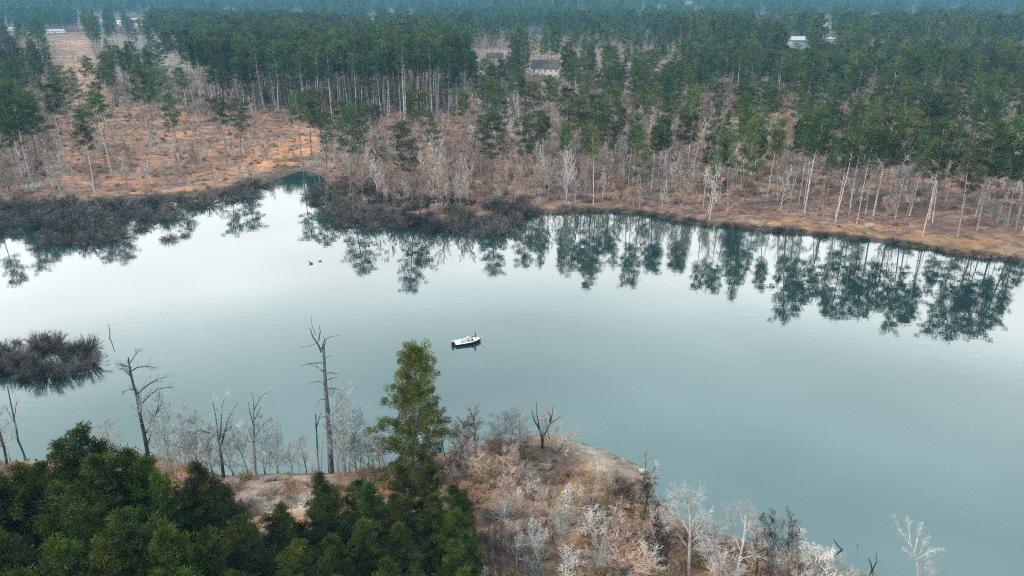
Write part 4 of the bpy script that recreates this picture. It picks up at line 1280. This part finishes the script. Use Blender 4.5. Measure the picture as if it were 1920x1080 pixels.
def tree_at(u_, vb, vt_, proto, name, label, cat, wide=1.0):
    gx, gy, gz = gpx(u_, vb)
    hh = htop(gx, gy, vt_) - gz
    return proto.put(name, (gx, gy, max(gz, -.02)), random.uniform(0, 6), max(hh, 1.5), label, cat, wide=wide, tilt=(random.uniform(-.06, .06), random.uniform(-.08, .08)))
for i, (u_, vb, vt_, kd, lb) in enumerate(NB):
    wd = 1.35 if (vb - vt_) < 120 else 1.0
    if (vb - vt_) > 140: wd = .7
    tree_at(u_, vb, vt_, kinds[kd][i % 2], 'bare_tree', lb, 'bare tree', wd)
# slender upright stems standing all over the near point and along the left shore
srng = np.random.default_rng(71)
slim = [Proto('slim_kind_%d' % k, make_bare(560 + k, 7, 12, 5, 5, 3, .38, .022, .25, .22, .10, forks=1, r0=.06), M[('bark_pale', 'bark_pine', 'bark_dark', 'bark_pale')[k]], M[('twig_grey', 'twig_tan', 'twig_mauve', 'twig_pale')[k]], 7, cn='branches') for k in range(4)]
SK = ['grey', 'tan', 'mauve', 'pale']
done = 0; tries = 0
while done < 104 and tries < 6000:
    tries += 1
    left_ = done >= 58
    uu_, vv_ = (srng.uniform(300, 730), srng.uniform(868, 905)) if left_ else (srng.uniform(860, 1500), srng.uniform(850, 1120))
    gx, gy, gz = gpx(uu_, vv_)
    if not inpoly(np.array([gx]), np.array([gy]), NEARPOLY)[0]: continue
    if not left_ and inpoly(np.array([uu_]), np.array([vv_]), np.array([(1000, 805), (1225, 850), (1235, 915), (1150, 895), (1060, 880)]))[0]: continue
    if left_ and gz < .05: continue
    k = int(srng.integers(0, 4)) if not left_ else (3, 0, 3, 0)[int(srng.integers(0, 4))]
    hq = srng.uniform(2.5, 6.5) * (1.25 if left_ else 1)
    oq = slim[k].put('slender_tree', (gx, gy, gz), srng.uniform(0, 6), hq, 'x', 'bare tree', 'slender leafless trees of the near shore', srng.uniform(.9, 1.3), (srng.normal() * .07, srng.normal() * .07))
    pl = 'on the near left shore' if left_ else 'at the back of near point' if vv_ < 930 else 'in the middle of near point' if vv_ < 1020 else 'on the near point, bottom'
    REG.append((oq, uu_, '%s slender %s tree %s' % ('short' if hq < 4.5 else 'tall', SK[k], pl)))
    done += 1
# fallen logs
lrng = np.random.default_rng(91)
for (u_, v_, ln, a_) in [(905, 1010, 3.2, .3), (960, 960, 2.6, 1.9), (1085, 975, 3.0, .8), (1130, 905, 2.2, 2.6), (1180, 1005, 3.4, .2), (1230, 1050, 2.6, 1.2), (1300, 1045, 2.4, 2.2), (700, 886, 2.4, .1), (520, 900, 2.8, .25)]:
    gx, gy, gz = gpx(u_, v_)
    o = thing('fallen_log', (gx, gy, gz + .1), a_, 'x', 'log', 'fallen logs on the near shore')
    b = MB(); c = curve((-ln / 2, 0, 0), (1, 0, 0), ln, 5, lrng, .05); b.tube(c, np.linspace(.14, .07, 6), 7, cap=True); link('trunk', b.mesh('trunk', M['bark_snag']), o)
    b = MB()
    for t_ in (.35, .6, .8):
        p_, d_ = at(c, t_); b.tube(curve(p_, perp(d_, lrng, .8), lrng.uniform(.4, .9), 3, lrng, .1), [.045, .035, .02, .01], 4)
    link('branch_stubs', b.mesh('branch_stubs', M['bark_snag']), o)
    REG.append((o, u_, 'grey fallen log ' + ('on the near left shore' if u_ < 800 else 'on the near point')))
# low brush over the near land
rngn = np.random.default_rng(61)
xn = rngn.uniform(-62, 48, 5200); yn = rngn.uniform(28, 84, 5200); zn = height(xn, yn)
un, vn = project(xn, yn, zn)
beach = inpoly(un, vn, np.array([(990, 812), (1060, 818), (1140, 840), (1222, 878), (1225, 905), (1150, 890), (1060, 870), (1000, 850)]))
okn = inpoly(xn, yn, NEARPOLY) & (zn > .15) & ~beach & (un > -60) & (un < 1800) & (vn < 1250)
okn &= (rngn.uniform(size=len(xn)) < np.where(un > 860, .85, .6))
kn = np.where(okn)[0][:1000]
nshr = []
for i, (mc, tw_) in enumerate([('twig_tan', .02), ('twig_grey', .02), ('twig_pink', .018), ('twig_pale', .018), ('twig_mauve', .02), ('grass_dry', .03)]):
    nshr.append(Proto('near_shrub_%d' % i, make_shrub(350 + i, 1.1, 1.3, 50, 22, tw_, 1.0, .35), M[mc], M[mc], 1.4, 'stems', 'twigs'))
scatter('brush', xn[kn], yn[kn], zn[kn], rngn.uniform(.25, .95, len(kn)), rngn.uniform(0, 6.28, len(kn)), rngn.choice([0, 1, 2, 3, 4, 5], len(kn), p=[.26, .15, .10, .04, .11, .34]), [p.merged() for p in nshr],
        'tangled dry tan and grey brush covering the near shore', 'brush')
# green underbrush beneath the evergreens
gsh = []
for i in range(2):
    T, C = make_evergreen(450 + i, 4, 2.0, 26, 60, 4, .26, .05, .02, 0, .5)
    gsh.append(Proto('green_bush_%d' % i, (T, C), M['bark_dark'], M['needle_deep'], 4))
xg = rngn.uniform(-55, 2, 900); yg = rngn.uniform(20, 62, 900); zg = height(xg, yg); ug, vg = project(xg, yg, zg)
og = inpoly(xg, yg, NEARPOLY) & (zg > .3) & (ug < 880) & (vg > np.where(ug > 430, 985, 930))
kg = np.where(og)[0][:260]
scatter('green_underbrush', xg[kg], yg[kg], zg[kg], rngn.uniform(.5, 1.2, len(kg)), rngn.uniform(0, 6.28, len(kg)), rngn.integers(0, 2, len(kg)), [p.merged() for p in gsh],
        'dark green underbrush below the near evergreens', 'undergrowth')

# rocks and logs on the near point
def rock(u_, v_, s, label, mat):
    rng = np.random.default_rng(int(u_ * 7 + v_))
    import bmesh
    bm = bmesh.new(); bmesh.ops.create_icosphere(bm, subdivisions=2, radius=1)
    for vv in bm.verts:
        k = 1 + .22 * math.sin(vv.co.x * 4 + u_) * math.cos(vv.co.y * 3.3 + v_) + rng.normal() * .05
        vv.co = Vector((vv.co.x * k * s, vv.co.y * k * s * .8, vv.co.z * k * s * .6))
    me = bpy.data.meshes.new('rock'); bm.to_mesh(me); bm.free(); me.materials.append(mat)
    gx, gy, gz = gpx(u_, v_)
    o = link('rock', me, None, (gx, gy, gz + s * .2))
    return tag(o, label, 'rock')
mrock = mat_varied('brown_rock', (.12, .08, .065), (.32, .22, .18), 1.5, .9, .3, .2, bump=.6)
rock(1022, 878, .75, 'reddish brown boulder in the dug bank of the near point', mrock)
rock(1062, 884, .5, 'smaller brown boulder right of the reddish one', mrock)
rock(1205, 884, .45, 'pale grey rock at the end of the sandy beach', plain('grey_rock', (.35, .33, .30), .9, var=.3, scale=2))

# ------------------------------------------------------------------ utility poles in the clearing
pole_m = plain('pole_wood', (.10, .09, .09), .9)
def upole(u_, vb, vt_, lb):
    gx, gy, gz = gpx(u_, vb); hh = min(htop(gx, gy, vt_) - gz, 13)
    o = thing('utility_pole', (gx, gy, gz), .1, lb, 'utility pole', 'utility poles in the clearing')
    b = MB(); b.tube([(0, 0, -.5), (0, 0, hh)], [.17, .12], 8, cap=True); link('pole', b.mesh('pole', pole_m), o)
    b = MB(); b.box((-1.2, -.2, hh - .9), (1.2, -.13, hh - .75)); link('crossarm', b.mesh('crossarm', pole_m), o)
upole(137, 112, 46, 'dark utility pole at the top of the orange dirt strip')
upole(145, 150, 80, 'second dark utility pole, lower on the orange dirt strip')

# ------------------------------------------------------------------ boat
bmats = {'white': plain('boat_white_gelcoat', (.66, .66, .64), .4), 'black': plain('boat_dark_hull', (.010, .013, .020), .3, .5), 'grey': plain('boat_grey_carpet', (.42, .40, .39), .9),
         'motor': plain('outboard_black', (.008, .008, .010), .35), 'cowl': plain('outboard_cowl_grey', (.30, .28, .30), .4), 'steel': plain('boat_metal', (.35, .42, .48), .35, .5, .6), 'cushion': plain('boat_seat_beige', (.55, .45, .36), .7)}
bx, by = ground0(877, 643)
BS = .82
boat = thing('fishing_boat', (bx, by, 0), R(20), 'white and black fishing boat drifting on the open lake', 'boat', None, BS)
def hull():
    H = MB(); n = 15; Lb = 5.2
    secs = []
    for i in range(n):
        t = i / (n - 1); xx = -Lb / 2 + Lb * t
        bw = 1.0 * (1 - max(0, (t - .5) / .5) ** 2.3) * (.93 + .07 * min(1, t * 4)) + .02
        keel = -.22 + .5 * max(0, (t - .72) / .28) ** 2; sheer = .46 + .22 * t ** 2
        secs.append([(xx, -bw, sheer), (xx, -bw * .96, sheer * .55), (xx, -bw * .78, .05 + keel * .3), (xx, 0, keel), (xx, bw * .78, .05 + keel * .3), (xx, bw * .96, sheer * .55), (xx, bw, sheer)])
    v = [p for s in secs for p in s]; m = 7
    f = [(i * m + j, (i + 1) * m + j, (i + 1) * m + j + 1, i * m + j + 1) for i in range(n - 1) for j in range(m - 1)]
    f.append(tuple(range(m)))
    H.add(v, f)
    return H, secs
Hm, secs = hull()
link('hull', Hm.mesh('hull', bmats['black'], True), boat)
D = MB()   # gunwale and decks with an open cockpit
n = len(secs)
ins = []
for i, s in enumerate(secs):
    xx, bw, sh = s[6][0], s[6][1], s[6][2]
    t = i / (n - 1)
    inner = 0 if (t < .16 or t > .74) else bw - .24
    ins.append((xx, bw, sh + .012, inner))
for i in range(n - 1):
    a_, b_ = ins[i], ins[i + 1]
    if a_[3] == 0 or b_[3] == 0:
        D.add([(a_[0], -a_[1], a_[2]), (b_[0], -b_[1], b_[2]), (b_[0], b_[1], b_[2]), (a_[0], a_[1], a_[2])], [(0, 1, 2, 3)])
    else:
        for s in (-1, 1):
            D.add([(a_[0], s * a_[1], a_[2]), (b_[0], s * b_[1], b_[2]), (b_[0], s * b_[3], b_[2]), (a_[0], s * a_[3], a_[2])], [(0, 1, 2, 3)])
            D.add([(a_[0], s * a_[3], a_[2]), (b_[0], s * b_[3], b_[2]), (b_[0], s * b_[3], .12), (a_[0], s * a_[3], .12)], [(0, 1, 2, 3)])
link('deck', D.mesh('deck', bmats['white']), boat)
D = MB(); D.add([(-1.75, -.85, .12), (1.3, -.75, .12), (1.3, .75, .12), (-1.75, .85, .12)], [(0, 1, 2, 3)]); link('cockpit_floor', D.mesh('cockpit_floor', bmats['grey']), boat)
rr = MB()
for s in (-1, 1):
    rr.tube([(a_[0], s * (a_[1] + .01), a_[2]) for a_ in ins], [.03] * n, 5)
link('rub_rail', rr.mesh('rub_rail', bmats['white']), boat)
D = MB(); D.box((-.1, .2, .12), (.35, .62, .95)); D.add([(-.02, .18, .95), (-.02, .64, .95), (.28, .62, 1.25), (.28, .2, 1.25)], [(0, 1, 2, 3)]); link('console', D.mesh('console', bmats['grey']), boat)
for xx in (-1.2, 1.55):
    D = MB(); zb_ = .12 if xx < 0 else .62
    D.tube([(xx, 0, zb_), (xx, 0, zb_ + .3)], [.05, .05], 8); D.box((xx - .25, -.25, zb_ + .3), (xx + .25, .25, zb_ + .42)); D.box((xx - .3, -.25, zb_ + .42), (xx - .2, .25, zb_ + .85))
    link('seat', D.mesh('seat', bmats['cushion']), boat)
om = MB()
om.tube([(-2.95, 0, .62), (-2.95, 0, .80), (-2.93, 0, 1.0), (-2.9, 0, 1.1)], [.20, .27, .25, .10], 10, cap=True)
mo = link('outboard_motor', om.mesh('outboard_motor', bmats['cowl'], True), boat)
om = MB(); om.box((-3.06, -.15, -.35), (-2.82, .15, .64)); om.box((-3.22, -.24, .12), (-2.74, .24, .60)); om.box((-2.76, -.12, .15), (-2.6, .12, .55)); link('motor_leg', om.mesh('motor_leg', bmats['motor']), mo)
om = MB(); om.tube([(2.45, -.15, .70), (2.95, -.32, 1.15), (3.15, -.4, 1.32)], [.035, .03, .03], 6); om.tube([(3.1, -.38, 1.28), (3.3, -.46, 1.42)], [.08, .07], 8, cap=True)
link('trolling_motor', om.mesh('trolling_motor', bmats['steel']), boat)

# person seated on the bow seat, legs stretched out aft
def skin_person():
    S_ = 1.0
    V_ = [(0, 0, 0), (.02, 0, .16), (.04, 0, .36), (.03, 0, .50), (.0, 0, .58), (-.02, 0, .66), (-.02, 0, .78),
          (.03, -.17, .47), (-.10, -.24, .26), (-.30, -.16, .16), (-.38, -.13, .15),
          (.03, .17, .47), (-.10, .24, .26), (-.30, .16, .16), (-.38, .13, .15),
          (-.05, -.10, -.02), (-.45, -.13, .04), (-.78, -.13, -.22), (-.90, -.13, -.22),
          (-.05, .10, -.02), (-.45, .14, .06), (-.80, .14, -.20), (-.92, .14, -.20)]
    E_ = [(0, 1), (1, 2), (2, 3), (3, 4), (4, 5), (5, 6), (3, 7), (7, 8), (8, 9), (9, 10), (3, 11), (11, 12), (12, 13), (13, 14), (0, 15), (15, 16), (16, 17), (17, 18), (0, 19), (19, 20), (20, 21), (21, 22)]
    Rr = [.15, .14, .16, .12, .06, .09, .09, .065, .052, .038, .03, .065, .052, .038, .03, .09, .07, .05, .045, .09, .07, .05, .045]
    me = bpy.data.meshes.new('body'); me.from_pydata(V_, E_, [])
    o = bpy.data.objects.new('body', me); COL.objects.link(o)
    o.modifiers.new('skin', 'SKIN')
    if not me.skin_vertices:
        me = o.data
    for i, r in enumerate(Rr): me.skin_vertices[0].data[i].radius = (r, r * 1.15 if i in (1, 2, 0) else r)
    me.skin_vertices[0].data[0].use_root = True
    s = o.modifiers.new('sub', 'SUBSURF'); s.levels = 2; s.render_levels = 2
    dg = bpy.context.evaluated_depsgraph_get()
    em = bpy.data.meshes.new_from_object(o.evaluated_get(dg))
    bpy.data.objects.remove(o)
    return em
pm = skin_person()
cloth = plain('dark_teal_clothing', (.02, .045, .055), .9); skinm = plain('skin', (.42, .25, .18), .6); hatm = plain('dark_cap', (.025, .04, .05), .9)
pm.materials.clear(); pm.materials.append(cloth); pm.materials.append(skinm)
for p in pm.polygons:
    c = p.center
    p.material_index = 1 if (c.z > .60 or (c.x < -.33 and c.z > .08)) else 0
    p.use_smooth = True
person = thing('person', (0, 0, 0), R(20), 'person in dark clothing seated in the boat, legs stretched out', 'person', None, BS)
q = Matrix.Rotation(R(20), 4, 'Z') @ Vector((1.5 * BS, 0, 0))
person.location = (bx + q.x, by + q.y, 1.14 * BS)
link('body', pm, person)
cp = MB(); cp.tube([(-.02, 0, .74), (-.02, 0, .80), (-.02, 0, .86), (-.02, 0, .88)], [.118, .115, .08, .02], 12, cap=True); cp.box((-.21, -.07, .765), (-.10, .07, .78)); link('cap', cp.mesh('cap', hatm, True), person)

# ------------------------------------------------------------------ ducks
dm = plain('duck_dark_feathers', (.035, .035, .04), .8, var=.3, scale=20); dl = plain('duck_pale_flank', (.35, .34, .33), .8)
def duck(u_, v_, rz, s, lb):
    gx, gy = ground0(u_, v_)
    o = thing('duck', (gx, gy, 0), rz, lb, 'duck', None, s)
    b = MB(); b.tube([(-.34, 0, .10), (-.26, 0, .09), (-.12, 0, .06), (.05, 0, .05), (.18, 0, .07), (.25, 0, .12)], [.01, .06, .12, .13, .09, .03], 10, cap=True); link('body', b.mesh('body', dm, True), o)
    b = MB(); b.tube([(.19, 0, .10), (.23, 0, .20), (.25, 0, .27), (.30, 0, .30), (.34, 0, .295), (.40, 0, .28)], [.05, .035, .045, .05, .035, .012], 8, cap=True); link('head', b.mesh('head', dm, True), o)
    b = MB()
    for s_ in (-1, 1): b.tube([(-.22, s_ * .09, .11), (-.05, s_ * .115, .10), (.12, s_ * .09, .11)], [.01, .045, .01], 6)
    link('wing', b.mesh('wing', dl, True), o)
duck(583, 494, 2.6, 1.7, 'dark duck nearest the inlet, lower left of the ducks')
duck(600, 490, .4, 1.1, 'smallest duck, right beside the lower left one')
duck(683, 461, 1.9, 1.3, 'left duck of the upper pair below the brush point')
duck(692, 461, 1.3, 1.4, 'right duck of the upper pair below the brush point')

# dark shrubs hanging over the water along the far bank
brng = np.random.default_rng(88)
ci = np.linspace(0, len(FAR) - 1, 1400)
FX = np.interp(ci, np.arange(len(FAR)), FAR[:, 0]); FY = np.interp(ci, np.arange(len(FAR)), FAR[:, 1]); FU, FV = project(FX, FY, 0)
for i_ in np.where((FU > 985) & (FU < 1935))[0]:
    if brng.uniform() < .30:
        hq = brng.uniform(.5, 1.5); kd = brng.uniform()
        pr = shrub_dark[int(brng.integers(0, 4))] if kd < .6 else shrub_mauve[int(brng.integers(0, 2))]
        oq = pr.put('bank_shrub', (FX[i_], FY[i_] + brng.uniform(-.3, 1.6), .05), brng.uniform(0, 6), hq, 'x', 'shrub', 'shrubs at the far waterline', 1.2)
        REG.append((oq, FU[i_], '%s %s shrub at the waterline %s' % ('low' if hq < 1 else 'taller', 'dark' if kd < .6 else 'mauve', zone_text(FU[i_], 400, 170))))

# ------------------------------------------------------------------ labels of look-alikes: told apart by their order from the left
ORD = ['first', 'second', 'third', 'fourth', 'fifth', 'sixth', 'seventh', 'eighth', 'ninth', 'tenth', 'eleventh', 'twelfth', 'thirteenth', 'fourteenth', 'fifteenth', 'sixteenth', 'seventeenth', 'eighteenth', 'nineteenth', 'twentieth', 'twenty-first', 'twenty-second', 'twenty-third', 'twenty-fourth']
bylab = {}
for o_, u_, lb in REG:
    bylab.setdefault(lb, []).append((float(u_), o_.name, o_))
for lb, L_ in bylab.items():
    L_.sort()
    for k, (u_, _, o_) in enumerate(L_):
        o_['label'] = lb if len(L_) == 1 or len(L_) > 24 else '%s, %s from left' % (lb, ORD[k])

# ------------------------------------------------------------------ haze
hz = MB(); hz.box((-4300, -90, -4.5), (4300, 4400, 92))
hm, t = new_mat('haze')
o_ = t.nodes.new('ShaderNodeOutputMaterial'); pv_ = t.nodes.new('ShaderNodeVolumePrincipled')
pv_.inputs['Color'].default_value = (.13, .37, .56, 1)
pv_.inputs['Density'].default_value = .00024
pv_.inputs['Anisotropy'].default_value = 0.0
t.links.new(pv_.outputs[0], o_.inputs['Volume'])
ho = link('haze', hz.mesh('haze', hm)); tag(ho, 'thin blue haze lying over the lake and forest', None, None, 'stuff')
print('SCENE objects', len(bpy.data.objects), 'tris', sum(len(m.polygons) for m in bpy.data.meshes))
